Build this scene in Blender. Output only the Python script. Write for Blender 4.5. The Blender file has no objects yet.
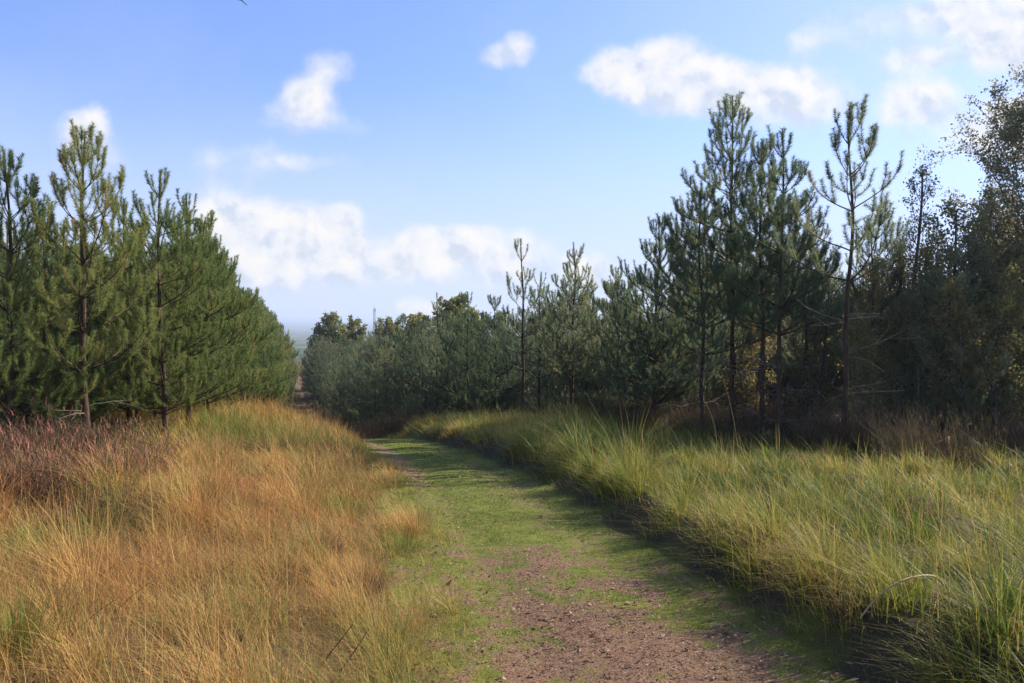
import bpy, math, random
import numpy as np

# ------------------------------------------------------------------ basics
SC = bpy.context.scene
COL = SC.collection
PI = math.pi
CAM_Z = 1.65
F = 804.0            # focal length in pixels of the 1024 px wide frame
HZ = 322.0           # row of eye level
SUN_AZ = math.radians(67)    # to the right of the view direction (+Y towards +X)
SUN_EL = math.radians(32)
R = np.random.default_rng(11)
random.seed(5)


def tag(o, label=None, cat=None, group=None, kind=None):
    if label: o['label'] = label
    if cat: o['category'] = cat
    if group: o['group'] = group
    if kind: o['kind'] = kind
    return o


def link(name, me, mat=None, parent=None):
    o = bpy.data.objects.new(name, me)
    COL.objects.link(o)
    if mat is not None and not me.materials:
        me.materials.append(mat)
    if parent is not None:
        o.parent = parent
    return o


def empty(name, loc, rz=0.0, s=1.0):
    o = bpy.data.objects.new(name, None)
    COL.objects.link(o)
    o.empty_display_size = 0.2
    o.location = loc
    o.rotation_euler = (0, 0, rz)
    o.scale = (s, s, s)
    return o


class MB:
    """collects vertices, triangles, quads and per-vertex values; builds ONE mesh"""

    def __init__(self):
        self.v, self.t, self.q, self.a, self.n = [], [], [], [], 0

    def add(self, v, tris=None, quads=None, tint=None):
        v = np.asarray(v, dtype=np.float32).reshape(-1, 3)
        if tris is not None and len(tris):
            self.t.append(np.asarray(tris, dtype=np.int32).reshape(-1, 3) + self.n)
        if quads is not None and len(quads):
            self.q.append(np.asarray(quads, dtype=np.int32).reshape(-1, 4) + self.n)
        self.v.append(v)
        if tint is None:
            tint = np.zeros(len(v), np.float32)
        self.a.append(np.broadcast_to(np.asarray(tint, np.float32), (len(v),)))
        self.n += len(v)

    def tube(self, pts, rad, sides=5, tint=0.0, cap=True):
        pts = np.asarray(pts, dtype=np.float64)
        n = len(pts)
        rad = np.broadcast_to(np.asarray(rad, dtype=np.float64), (n,))
        d = np.gradient(pts, axis=0)
        d /= np.linalg.norm(d, axis=1)[:, None] + 1e-9
        m = d.mean(axis=0)
        ref = np.array([1.0, 0, 0]) if abs(m[0]) < 0.6 * np.linalg.norm(m) + 1e-9 else np.array([0, 0, 1.0])
        u = np.cross(d, ref)
        u /= np.linalg.norm(u, axis=1)[:, None] + 1e-9
        w = np.cross(d, u)
        an = np.arange(sides) / sides * 2 * PI
        ring = (pts[:, None, :] + rad[:, None, None] * (np.cos(an)[None, :, None] * u[:, None, :] + np.sin(an)[None, :, None] * w[:, None, :]))
        i = np.arange(n - 1)[:, None] * sides
        j = np.arange(sides)[None, :]
        k = (j + 1) % sides
        q = np.stack([i + j, i + k, i + sides + k, i + sides + j], axis=-1).reshape(-1, 4)
        self.add(ring.reshape(-1, 3), quads=q, tint=tint)

    def mesh(self, name, smooth=False):
        me = bpy.data.meshes.new(name)
        v = np.concatenate(self.v)
        t = np.concatenate(self.t) if self.t else np.zeros((0, 3), np.int32)
        q = np.concatenate(self.q) if self.q else np.zeros((0, 4), np.int32)
        me.vertices.add(len(v))
        me.vertices.foreach_set('co', v.ravel())
        li = np.concatenate([t.ravel(), q.ravel()]).astype(np.int32)
        me.loops.add(len(li))
        me.loops.foreach_set('vertex_index', li)
        ls = np.concatenate([np.arange(len(t)) * 3, len(t) * 3 + np.arange(len(q)) * 4]).astype(np.int32)
        me.polygons.add(len(ls))
        me.polygons.foreach_set('loop_start', ls)
        if smooth:
            me.polygons.foreach_set('use_smooth', np.ones(len(ls), dtype=bool))
        at = me.attributes.new('tint', 'FLOAT', 'POINT')
        at.data.foreach_set('value', np.concatenate(self.a).astype(np.float32))
        me.update()
        me.validate()
        return me


# ------------------------------------------------------------------ noise
def vnoise(x, y, seed=0):
    x = np.asarray(x, dtype=np.float64); y = np.asarray(y, dtype=np.float64)
    xi = np.floor(x).astype(np.int64); yi = np.floor(y).astype(np.int64)
    fx = x - xi; fy = y - yi
    fx = fx * fx * (3 - 2 * fx); fy = fy * fy * (3 - 2 * fy)

    def h(a, b):
        n = (a * 374761393 + b * 668265263 + seed * 1442695041) & 0xFFFFFFFF
        n = ((n ^ (n >> 13)) * 1274126177) & 0xFFFFFFFF
        return ((n ^ (n >> 16)) & 0xFFFF) / 65535.0
    return (h(xi, yi) * (1 - fx) + h(xi + 1, yi) * fx) * (1 - fy) + (h(xi, yi + 1) * (1 - fx) + h(xi + 1, yi + 1) * fx) * fy


def fbm(x, y, seed=0, o=3):
    s, a, t = 0.0, 1.0, 0.0
    for k in range(o):
        s = s + a * vnoise(x * 2 ** k, y * 2 ** k, seed + k); t += a; a *= .5
    return s / t


def sstep(a, b, x):
    t = np.clip((np.asarray(x, dtype=np.float64) - a) / (b - a), 0, 1)
    return t * t * (3 - 2 * t)


# ------------------------------------------------------------------ terrain
def smooth_table(kx, ky, win):
    xs = np.arange(-40, 340, .25)
    ys = np.interp(xs, kx, ky)
    sl0 = (ky[1] - ky[0]) / (kx[1] - kx[0])
    ys = np.where(xs < kx[0], ky[0] + sl0 * (xs - kx[0]), ys)
    n = int(win / .25) | 1
    k = np.ones(n) / n
    for _ in range(2):
        ys = np.convolve(np.pad(ys, n // 2, mode='reflect', reflect_type='odd'), k, 'valid')
    return xs, ys


XT = smooth_table([-6, 0, 4, 9.3, 16, 27, 50, 100, 200, 340], [2.4, 1.42, .76, -.2, -1.72, -4.5, -11.3, -26.2, -53.0, -90.0], 5)
ZT = smooth_table([-10, 0, 4, 9.3, 16, 27, 34, 45, 60, 100, 150, 200, 300, 340], [.3, 0, -.14, -.37, -.95, -2.2, -3.75, -5.7, -7.1, -8.3, -9.6, -10.6, -13, -14], 5)


def xc(y):
    return np.interp(y, XT[0], XT[1])


def terrain(x, y):
    x = np.asarray(x, dtype=np.float64); y = np.asarray(y, dtype=np.float64)
    z = np.where(y < 330, np.interp(y, ZT[0], ZT[1]), np.interp(y, [330, 600, 1500, 4000, 8000, 12000], [-13.8, -20, -32, -34, -3, 6]))
    u = x - xc(np.minimum(y, 330))
    fade = 1 - sstep(120, 260, y)
    ragged = (fbm(x * .9, y * .9, 71) - .5) * .5
    right = sstep(1.02, 1.45, u + ragged) * .27 - .24 * sstep(2.2, 5.5, u) * (1 - sstep(15, 24, y)) + sstep(1.4, 2.4, u) * .018 * np.clip(y - 15, 0, 40)
    left = sstep(-.9, -4.2, u) * np.interp(y, [0, 8, 13, 18, 24, 40, 60], [.30, .22, .12, .36, .60, .85, 1.1])
    bump = (fbm(x * .8, y * .8, 3) - .5) * .16 * sstep(1.0, 2.2, np.abs(u)) + (fbm(x * .15, y * .15, 9) - .5) * .3 * sstep(2, 8, np.abs(u))
    bump = bump + (fbm(x * 1.15, y * 1.15, 15) - .5) * .42 * sstep(1.25, 1.9, u) * (1 - sstep(16, 28, y)) + (fbm(x * .9, y * .9, 16) - .5) * .24 * sstep(1.4, 2.4, -u) * (1 - sstep(14, 26, y))
    rut = -.025 * np.exp(-((np.abs(u) - .55) / .22) ** 2) * (1 - sstep(1.0, 1.3, np.abs(u)))
    return z + (right + left + bump + rut) * fade


def tz(x, y):
    return float(terrain(np.array([x]), np.array([y]))[0])


def at_px(px, d):
    x = (px - 512.0) / F * d
    return x, d, tz(x, d)


def hit_px(px, py):
    """point of the ground seen at a pixel of the frame"""
    d = np.arange(2.5, 120, .05)
    x = (px - 512) / F * d
    zr = CAM_Z - (py - HZ) / F * d
    g = terrain(x, d)
    i = np.argmax(g > zr)
    return float(x[i]), float(d[i]), float(g[i])


# ------------------------------------------------------------------ materials
def new_mat(name):
    m = bpy.data.materials.new(name)
    m.use_nodes = True
    nt = m.node_tree
    for n in list(nt.nodes): nt.nodes.remove(n)
    out = nt.nodes.new('ShaderNodeOutputMaterial')
    return m, nt, out


def N(nt, typ, **kw):
    n = nt.nodes.new(typ)
    for k, v in kw.items():
        if k == 'inp':
            for i, val in v.items(): n.inputs[i].default_value = val
        else:
            setattr(n, k, v)
    return n


def ramp(nt, stops):
    r = nt.nodes.new('ShaderNodeValToRGB')
    el = r.color_ramp.elements
    while len(el) < len(stops): el.new(.5)
    for e, (p, c) in zip(el, stops):
        e.position = p; e.color = (*c, 1)
    return r


def leaf_mat(name, stops, transl=.35, rough=.6, obj_var=.25, spec=.12, noise_scale=None):
    m, nt, out = new_mat(name)
    L = nt.links.new
    at = N(nt, 'ShaderNodeAttribute', attribute_name='tint')
    cr = ramp(nt, stops)
    L(at.outputs['Fac'], cr.inputs[0])
    oi = N(nt, 'ShaderNodeObjectInfo')
    hs = N(nt, 'ShaderNodeHueSaturation')
    mr = N(nt, 'ShaderNodeMapRange', inp={1: 0, 2: 1, 3: 1 - obj_var, 4: 1 + obj_var})
    L(oi.outputs['Random'], mr.inputs[0])
    L(mr.outputs[0], hs.inputs['Value'])
    mr2 = N(nt, 'ShaderNodeMapRange', inp={1: 0, 2: 1, 3: .5 + .03 * obj_var * 4, 4: .5 - .03 * obj_var * 4})
    L(oi.outputs['Random'], mr2.inputs[0])
    L(mr2.outputs[0], hs.inputs['Hue'])
    L(cr.outputs[0], hs.inputs['Color'])
    bs = N(nt, 'ShaderNodeBsdfPrincipled', inp={'Roughness': rough, 'Specular IOR Level': spec})
    tr = N(nt, 'ShaderNodeBsdfTranslucent')
    mx = N(nt, 'ShaderNodeMixShader', inp={0: transl})
    L(hs.outputs[0], bs.inputs['Base Color'])
    L(hs.outputs[0], tr.inputs['Color'])
    L(bs.outputs[0], mx.inputs[1]); L(tr.outputs[0], mx.inputs[2])
    L(mx.outputs[0], out.inputs[0])
    return m


def rough_mat(name, c1, c2, scale=8, detail=6, bump=.3, rough=.9, stretch=None, c3=None):
    m, nt, out = new_mat(name)
    L = nt.links.new
    tc = N(nt, 'ShaderNodeTexCoord')
    mp = N(nt, 'ShaderNodeMapping')
    if stretch: mp.inputs['Scale'].default_value = stretch
    L(tc.outputs['Object'], mp.inputs[0])
    nz = N(nt, 'ShaderNodeTexNoise', inp={'Scale': scale, 'Detail': detail, 'Roughness': .65})
    L(mp.outputs[0], nz.inputs['Vector'])
    cr = ramp(nt, [(.32, c1), (.66, c2)] if c3 is None else [(.3, c1), (.5, c2), (.7, c3)])
    L(nz.outputs[0], cr.inputs[0])
    bs = N(nt, 'ShaderNodeBsdfPrincipled', inp={'Roughness': rough, 'Specular IOR Level': .2})
    L(cr.outputs[0], bs.inputs['Base Color'])
    if bump:
        b = N(nt, 'ShaderNodeBump', inp={'Strength': bump, 'Distance': .02})
        L(nz.outputs[0], b.inputs['Height']); L(b.outputs[0], bs.inputs['Normal'])
    L(bs.outputs[0], out.inputs[0])
    return m


M_NEEDLE = leaf_mat('pine_needles', [(0, (.115, .165, .095)), (.5, (.185, .235, .122)), (.85, (.25, .275, .115)), (1, (.33, .23, .10))], .55, .45, .25)
M_NEEDLE_WARM = leaf_mat('pine_needles_olive', [(0, (.125, .18, .058)), (.5, (.19, .24, .072)), (.85, (.27, .275, .080)), (1, (.36, .23, .09))], .45, .45, .22)
M_BARK = rough_mat('pine_bark', (.018, .012, .008), (.060, .038, .024), 14, 8, .8, .95, (1, 1, .25), (.12, .078, .05))
M_TWIG = rough_mat('dead_twig_wood', (.11, .085, .065), (.30, .25, .19), 10, 3, 0, .9)
M_BIRCH_LEAF = leaf_mat('birch_leaves', [(0, (.15, .17, .09)), (.5, (.22, .225, .115)), (.85, (.26, .22, .11)), (1, (.32, .20, .09))], .55, .45, .15)
M_OLIVE_LEAF = leaf_mat('olive_leaves', [(0, (.12, .155, .045)), (.5, (.19, .21, .06)), (1, (.26, .21, .07))], .45, .45, .15)
M_YELLOW_LEAF = leaf_mat('autumn_leaves', [(0, (.19, .20, .07)), (.6, (.27, .24, .085)), (1, (.34, .22, .085))], .55, .5, .15)
M_BIRCH_BARK = rough_mat('birch_bark', (.035, .03, .026), (.15, .125, .105), 9, 6, .4, .9, (1, 1, .5))
M_GOLD = leaf_mat('golden_grass_blades', [(0, (.15, .19, .035)), (.2, (.24, .235, .05)), (.42, (.45, .30, .10)), (.68, (.55, .315, .105)), (.88, (.43, .195, .07)), (1, (.25, .10, .04))], .30, .6, 0)
M_BANK = leaf_mat('bank_grass_blades', [(0, (.065, .11, .018)), (.3, (.155, .20, .028)), (.6, (.29, .285, .048)), (.85, (.44, .33, .10)), (1, (.34, .19, .08))], .42, .45, 0)
M_TURF = leaf_mat('turf_blades', [(0, (.105, .155, .018)), (.5, (.165, .190, .026)), (.8, (.25, .205, .05)), (1, (.38, .25, .10))], .35, .6, 0)
M_LITTER = leaf_mat('leaf_litter', [(0, (.07, .04, .024)), (.45, (.17, .085, .048)), (.85, (.28, .165, .10)), (1, (.42, .32, .23))], .1, .7, 0)
M_HEATH = leaf_mat('heather_stems', [(0, (.055, .050, .025)), (.5, (.11, .085, .04)), (1, (.22, .125, .07))], .2, .7, .15)
M_HEATHFL = leaf_mat('heather_flowers', [(0, (.24, .085, .07)), (.5, (.34, .14, .105)), (1, (.37, .21, .13))], .25, .7, .15)
M_STALK = leaf_mat('dry_stalks', [(0, (.22, .13, .06)), (.5, (.42, .28, .12)), (1, (.50, .36, .20))], .2, .6, 0)
M_DARKSTALK = leaf_mat('dark_stalks', [(0, (.07, .042, .028)), (1, (.22, .12, .065))], .1, .7, 0)
M_FERN = leaf_mat('bramble_leaves', [(0, (.045, .075, .025)), (.6, (.08, .11, .035)), (1, (.17, .10, .045))], .3, .8, .2)


def mat_ground():
    m, nt, out = new_mat('heath_soil')
    L = nt.links.new
    geo = N(nt, 'ShaderNodeNewGeometry')
    nz = N(nt, 'ShaderNodeTexNoise', inp={'Scale': 1.3, 'Detail': 9, 'Roughness': .7})
    nz2 = N(nt, 'ShaderNodeTexNoise', inp={'Scale': 22, 'Detail': 5, 'Roughness': .7})
    L(geo.outputs['Position'], nz.inputs['Vector']); L(geo.outputs['Position'], nz2.inputs['Vector'])
    a = ramp(nt, [(.3, (.06, .043, .028)), (.5, (.13, .09, .045)), (.7, (.20, .145, .06))])
    b = ramp(nt, [(.3, (.5, .5, .5)), (.7, (1.25, 1.2, 1.1))])
    L(nz.outputs[0], a.inputs[0]); L(nz2.outputs[0], b.inputs[0])
    mul = N(nt, 'ShaderNodeMix', data_type='RGBA', blend_type='MULTIPLY')
    mul.inputs[0].default_value = 1
    L(a.outputs[0], mul.inputs[6]); L(b.outputs[0], mul.inputs[7])
    bank_shade = N(nt, 'ShaderNodeAttribute', attribute_name='tint')
    pm = N(nt, 'ShaderNodeMix', data_type='RGBA'); pm.inputs[7].default_value = (.050, .037, .022, 1)  # shade of the right bank painted into the soil as near-black brown
    L(bank_shade.outputs['Fac'], pm.inputs[0]); L(mul.outputs[2], pm.inputs[6])
    # distant farmland and woods beyond the hill
    sp = N(nt, 'ShaderNodeSeparateXYZ'); L(geo.outputs['Position'], sp.inputs[0])
    far = N(nt, 'ShaderNodeMapRange', inp={1: 180, 2: 420, 3: 0, 4: 1}); L(sp.outputs[1], far.inputs[0])
    nf = N(nt, 'ShaderNodeTexNoise', inp={'Scale': .0035, 'Detail': 7, 'Roughness': .7}); L(geo.outputs['Position'], nf.inputs['Vector'])
    fr = ramp(nt, [(.38, (.025, .040, .020)), (.52, (.06, .085, .03)), (.56, (.20, .18, .08)), (.60, (.08, .11, .04)), (.70, (.03, .045, .022))]); L(nf.outputs[0], fr.inputs[0])
    mx = N(nt, 'ShaderNodeMix', data_type='RGBA')
    L(far.outputs[0], mx.inputs[0]); L(pm.outputs[2], mx.inputs[6]); L(fr.outputs[0], mx.inputs[7])
    bs = N(nt, 'ShaderNodeBsdfPrincipled', inp={'Roughness': .95, 'Specular IOR Level': .1})
    L(mx.outputs[2], bs.inputs['Base Color'])
    bp = N(nt, 'ShaderNodeBump', inp={'Strength': .7, 'Distance': .04}); L(nz2.outputs[0], bp.inputs['Height']); L(bp.outputs[0], bs.inputs['Normal'])
    L(bs.outputs[0], out.inputs[0])
    return m


def mat_track():
    m, nt, out = new_mat('worn_track')
    L = nt.links.new
    geo = N(nt, 'ShaderNodeNewGeometry')
    at = N(nt, 'ShaderNodeAttribute', attribute_name='tint')     # how worn bare the turf is
    fine = N(nt, 'ShaderNodeTexNoise', inp={'Scale': 9, 'Detail': 8, 'Roughness': .72})
    grit = N(nt, 'ShaderNodeTexNoise', inp={'Scale': 70, 'Detail': 4, 'Roughness': .7})
    for n in (fine, grit): L(geo.outputs['Position'], n.inputs['Vector'])
    soil = ramp(nt, [(.28, (.075, .043, .026)), (.46, (.165, .095, .055)), (.62, (.265, .168, .104)), (.78, (.36, .265, .19))])
    L(grit.outputs[0], soil.inputs[0])
    turf = ramp(nt, [(.3, (.080, .098, .018)), (.5, (.145, .165, .028)), (.72, (.23, .205, .05))])
    L(fine.outputs[0], turf.inputs[0])
    ad = N(nt, 'ShaderNodeMath', operation='ADD'); L(at.outputs['Fac'], ad.inputs[0])
    sc = N(nt, 'ShaderNodeMath', operation='MULTIPLY_ADD'); sc.inputs[1].default_value = 1.1; sc.inputs[2].default_value = -.55
    L(fine.outputs[0], sc.inputs[0]); L(sc.outputs[0], ad.inputs[1])
    mr = N(nt, 'ShaderNodeMapRange', interpolation_type='SMOOTHSTEP', inp={1: .15, 2: .90}); L(ad.outputs[0], mr.inputs[0])
    mx = N(nt, 'ShaderNodeMix', data_type='RGBA')
    L(mr.outputs[0], mx.inputs[0]); L(turf.outputs[0], mx.inputs[6]); L(soil.outputs[0], mx.inputs[7])
    uv = N(nt, 'ShaderNodeAttribute', attribute_name='edge')      # shade at the foot of the bank, painted as dark soil
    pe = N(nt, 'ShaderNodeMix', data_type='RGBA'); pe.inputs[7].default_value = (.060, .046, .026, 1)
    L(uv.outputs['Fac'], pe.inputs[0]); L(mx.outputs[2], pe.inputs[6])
    bs = N(nt, 'ShaderNodeBsdfPrincipled', inp={'Roughness': .95, 'Specular IOR Level': .15})
    L(pe.outputs[2], bs.inputs['Base Color'])
    bp = N(nt, 'ShaderNodeBump', inp={'Strength': .9, 'Distance': .025})
    hs = N(nt, 'ShaderNodeMath', operation='MULTIPLY_ADD'); hs.inputs[1].default_value = .5
    L(grit.outputs[0], hs.inputs[0]); L(fine.outputs[0], hs.inputs[2])
    L(hs.outputs[0], bp.inputs['Height']); L(bp.outputs[0], bs.inputs['Normal'])
    L(bs.outputs[0], out.inputs[0])
    return m


# ------------------------------------------------------------------ ground and track
def grow(start, step, end, k, hold):
    out = [start]
    while out[-1] < end:
        if out[-1] - start > hold: step *= k
        out.append(out[-1] + step)
    return out


def bareness(u, y):
    """0 = turf, 1 = bare soil and grit: the worn ruts of the track"""
    rut_l = np.exp(-((u + .70) / .20) ** 2) * (.25 + .42 * sstep(8, 15, y))
    near = (1 - sstep(4.2, 7.4, y + (fbm(u * 1.3, y * .8, 41) - .5) * 3)) * np.exp(-((u + .05) / .85) ** 2)
    rut_r = np.exp(-((u - .45) / .24) ** 2) * (.26 + .2 * sstep(13, 24, y))
    far = .75 * sstep(40, 60, y)
    n = (fbm(u * 4.5, y * 3.0, 17, 4) - .5) * 1.2 + (fbm(u * 15, y * 12, 23, 3) - .5) * 1.3
    return np.clip(.10 + np.maximum.reduce([rut_l, near * .84, rut_r * .8, far]) + n * (.62 + .55 * (1 - sstep(5, 8, y))), 0, 1)


ys = grow(-14, .35, 11500, 1.045, 48)
xr = grow(0, .16, 9000, 1.05, 9)
xs = np.array([-v for v in xr[:0:-1]] + xr)
ys = np.array(ys)
X, Y = np.meshgrid(xs, ys)
# columns follow the valley line of the track so the rows stay fine where it is looked at
Zg = terrain(X, Y)
U = X - xc(np.minimum(Y, 330))
Zg = Zg - .07 * (1 - sstep(1.15, 1.5, np.abs(U))) * (Y < 300)
g = MB()
nx = len(xs)
ii = (np.arange(len(ys) - 1)[:, None] * nx + np.arange(nx - 1)[None, :]).ravel()
g.add(np.stack([X, Y, Zg], -1).reshape(-1, 3), quads=np.stack([ii, ii + 1, ii + nx + 1, ii + nx], -1), tint=(sstep(.95, 1.1, U) * (.9 - .35 * sstep(1.6, 3, U)) * (1 - sstep(22, 32, Y))).ravel())  # tint: where the bank's shade is put into the soil colour
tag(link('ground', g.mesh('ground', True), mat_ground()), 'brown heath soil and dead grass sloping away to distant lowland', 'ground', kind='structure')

ty = np.array(grow(-3, .06, 240, 1.035, 15))
tu = np.linspace(-1.55, 1.55, 63)
UU, TY = np.meshgrid(tu, ty)
TX = UU + xc(TY)
TZ = terrain(TX, TY) + .004 - .09 * sstep(1.3, 1.55, np.abs(UU)) + (fbm(TX * 6, TY * 6, 77) - .5) * .022
t = MB()
nx = len(tu)
ii = (np.arange(len(ty) - 1)[:, None] * nx + np.arange(nx - 1)[None, :]).ravel()
t.add(np.stack([TX, TY, TZ], -1).reshape(-1, 3), quads=np.stack([ii, ii + 1, ii + nx + 1, ii + nx], -1), tint=bareness(UU, TY).ravel())
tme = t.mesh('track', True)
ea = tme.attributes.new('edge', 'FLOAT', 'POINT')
ea.data.foreach_set('value', (sstep(.80, 1.15, UU + .5 * (fbm(TX * 2, TY * 2, 91) - .5)) * (1 - sstep(22, 32, TY))).ravel().astype(np.float32))  # edge: painted shade along the bank side of the track
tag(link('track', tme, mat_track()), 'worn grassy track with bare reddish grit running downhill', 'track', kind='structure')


# ------------------------------------------------------------------ grass blades
def blades(mb, root, h, lean_dir, bend, width, tint, segs=3):
    """many curved grass blades at once; every argument is an array over the blades"""
    n = len(root)
    ts = np.linspace(0, 1, segs + 1)
    ld = np.stack([np.cos(lean_dir), np.sin(lean_dir), np.zeros(n)], -1)
    wa = lean_dir + PI / 2 + R.uniform(-.7, .7, n)
    wd = np.stack([np.cos(wa), np.sin(wa), np.zeros(n)], -1)
    rows = []
    for k, tt in enumerate(ts):
        c = root + ld * (h * bend * tt ** 1.8)[:, None]
        c = c + np.array([0, 0, 1.0]) * (h * tt * (1 - .42 * bend * bend * tt))[:, None]
        if k < segs:
            w = (width * (1 - .75 * tt) * .5)[:, None] * wd
            rows += [c - w, c + w]
        else:
            rows.append(c)
    V = np.stack(rows, 1)
    per = V.shape[1]
    base = np.arange(n)[:, None] * per
    q = np.concatenate([np.stack([base + 2 * k, base + 2 * k + 1, base + 2 * k + 3, base + 2 * k + 2], -1).reshape(-1, 4) for k in range(segs - 1)]) if segs > 1 else None
    k = segs - 1
    tr = np.stack([base + 2 * k, base + 2 * k + 1, base + 2 * k + 2], -1).reshape(-1, 3)
    mb.add(V.reshape(-1, 3), tris=tr, quads=q, tint=np.repeat(tint, per))


def scatter(umin, umax, ymin, ymax, dens, half=.74):
    """random ground points in a band beside the track, thinned with distance, kept to what the lens could see"""
    out_x, out_y = [], []
    edges = np.array(grow(ymin, .5, ymax, 1.06, 4))
    for a, b in zip(edges[:-1], edges[1:]):
        m = .5 * (a + b)
        lo = max(umin, -half * m - 1.2 - xc(m)); hi = min(umax, half * m + 1.2 - xc(m))
        if hi <= lo: continue
        n = R.poisson(dens(m) * (hi - lo) * (b - a))
        u = R.uniform(lo, hi, n); y = R.uniform(a, b, n)
        out_x.append(u + xc(y)); out_y.append(y)
    return np.concatenate(out_x), np.concatenate(out_y)


def tree_line_right(y):   # lateral x of the front of the pines on the right
    return np.interp(y, [0, 14, 17, 20, 26, 30, 38, 45, 60, 100, 200], [9.5, 5.9, 4.4, 3.3, 1.7, .2, -4.6, -8.2, -12.7, -24.6, -51])


def tree_line_left(y):
    return np.interp(y, [0, 13, 17, 60, 100, 200], [-6.0, -7.3, -7.9, -18.8, -30.6, -59])


def tufts(mb, cx, cy, nb, hfun, spread, lean, bend, wfun, tfun, wind=0.0, wind_dir=PI, segs=3, tsd=.10, straw=0.0, hsd=.16):
    n = len(cx)
    nbs = R.poisson(nb, n)
    idx = np.repeat(np.arange(n), nbs)
    m = len(idx)
    an = R.uniform(0, 2 * PI, m); rr = np.abs(R.normal(0, 1, m)) * spread
    th = R.lognormal(0, hsd, n)[idx]
    x = cx[idx] + np.cos(an) * rr; y = cy[idx] + np.sin(an) * rr
    z = terrain(x, y) - .03
    d = np.hypot(x, y)
    h = hfun(x, y) * th * R.uniform(.55, 1.15, m)
    lx = np.cos(an) * lean + np.cos(wind_dir) * wind + R.normal(0, .45, m)
    ly = np.sin(an) * lean + np.sin(wind_dir) * wind + R.normal(0, .45, m)
    b = np.clip(np.abs(R.normal(bend, bend * .45, m)), .05, 1.15)
    tt = R.normal(0, tsd, n)[idx]
    ti = np.clip(tfun(x, y) + tt + R.normal(0, .15, m), 0, 1)
    if straw: ti = np.where(R.uniform(0, 1, m) < straw, np.clip(R.normal(.85, .1, m), 0, 1), ti)
    blades(mb, np.stack([x, y, z], -1), h, np.arctan2(ly, lx), b, wfun(d) * R.uniform(.6, 1.3, m), ti, segs)


def uof(x, y): return x - xc(y)


# --- golden grass on the left
def h_gold(x, y):
    u = -uof(x, y)
    e = sstep(.7, 2.2, u)
    return (.14 + .25 * e + .16 * sstep(10, 24, y) * sstep(.9, 1.6, u)) * (.50 + .95 * fbm(x * 1.1, y * 1.1, 21)) * (1 - .35 * sstep(-2.2, -.2, tree_line_left(y) - x) * (y < 18))


def t_gold(x, y):
    n = fbm(x * .6, y * .6, 31, 3)
    n2 = fbm(x * 2.1, y * 2.1, 35, 2)
    u = -uof(x, y)
    green = sstep(.50, .66, n) * .40 + sstep(9, 14, y) * sstep(1.5, 4.0, u) * .24 * (1 - sstep(20, 28, y)) + .14 * (1 - sstep(.8, 1.3, u))
    return .57 - green + (n2 - .5) * .5 + .16 * sstep(20, 30, y)


gold = MB()
gw = lambda d: .0028 * np.maximum(1, d / 5.5)
x, y = scatter(-16, -.50, 2.2, 14, lambda d: 58 * min(1, (6 / d)) ** 1.1)
k = R.uniform(0, 1, len(x)) < sstep(.52, 1.02, -uof(x, y) + .6 * (fbm(x * 1.2, y * 1.2, 93) - .5)) * .97 + .03
x, y = x[k], y[k]
tufts(gold, x, y, 22, lambda a, b: h_gold(a, b) * .72, .11, .4, .9, gw, t_gold, .15, PI * .9, 3, .12, 0, .25)
x, y = scatter(-16, -.92, 2.2, 14, lambda d: 5.5 * min(1, (7 / d)) ** .8)
tufts(gold, x, y, 130, lambda a, b: h_gold(a, b) * 1.15, .13, .9, .72, lambda d: .0034 * np.maximum(1, d / 5.5), t_gold, .25, PI * .9, 3, .15, .06, .28)
x, y = scatter(-16, -1.12, 14, 48, lambda d: 22 * (14 / d) ** 1.0)
tufts(gold, x, y, 26, h_gold, .16, .8, .55, lambda d: .0034 * np.maximum(1, d / 5.5), t_gold, .3, PI, 2, .14, 0, .28)
# thin flowering stems standing above the blades
x, y = scatter(-16, -1.3, 2.4, 30, lambda d: 60 * min(1, (6 / d)) ** 1.2)
m = len(x)
blades(gold, np.stack([x, y, terrain(x, y)], -1), h_gold(x, y) * R.uniform(1.1, 1.7, m), R.normal(.3, 1.1, m), np.clip(np.abs(R.normal(.45, .28, m)), .05, 1),
       .0030 * np.maximum(1, np.hypot(x, y) / 5.5), np.clip(R.normal(.86, .12, m), 0, 1), 3)
# greener tussocks standing out of the dry grass
for px, py, r_, n_ in ((186, 512, .26, 420), (12, 660, .22, 380), (205, 470, .5, 500), (130, 470, .5, 300), (250, 455, .6, 400), (100, 545, .3, 160)):
    gx, gy, gz = hit_px(px, py)
    m = n_
    an = R.uniform(0, 6.28, m); rr = np.abs(R.normal(0, r_ * .6, m))
    bx_, by_ = gx + np.cos(an) * rr, gy + np.sin(an) * rr
    blades(gold, np.stack([bx_, by_, terrain(bx_, by_) - .02], -1), R.uniform(.22, .46, m), an + R.normal(0, .5, m), np.clip(R.normal(.6, .25, m), .1, 1.1), .0042 * np.maximum(1, np.hypot(bx_, by_) / 6), np.clip(R.normal(.08, .09, m), 0, 1), 3)
tag(link('golden_grass', gold.mesh('golden_grass'), M_GOLD), 'tall dry golden moor grass covering the ground left of the track', 'grass', kind='stuff')


# --- green and straw grass of the right bank
def h_bank(x, y):
    u = uof(x, y)
    e = sstep(1.1, 1.45, u)
    return (.13 + .27 * e) * (.40 + 1.2 * fbm(x * 1.0, y * 1.0, 51)) * (1 - .45 * sstep(-1.8, .6, x - tree_line_right(y)))


def t_bank(x, y):
    n = fbm(x * .6, y * .6, 61, 3)
    return .28 + .9 * (n - .5) + .34 * sstep(15, 30, y) + .25 * (fbm(x * 2.4, y * 2.4, 66) - .5)


def keep_right(x, y, extra):
    k = x < tree_line_right(y) + extra
    return x[k], y[k]


bank = MB()
bw = lambda d: .0058 * np.maximum(1, d / 7)
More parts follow.
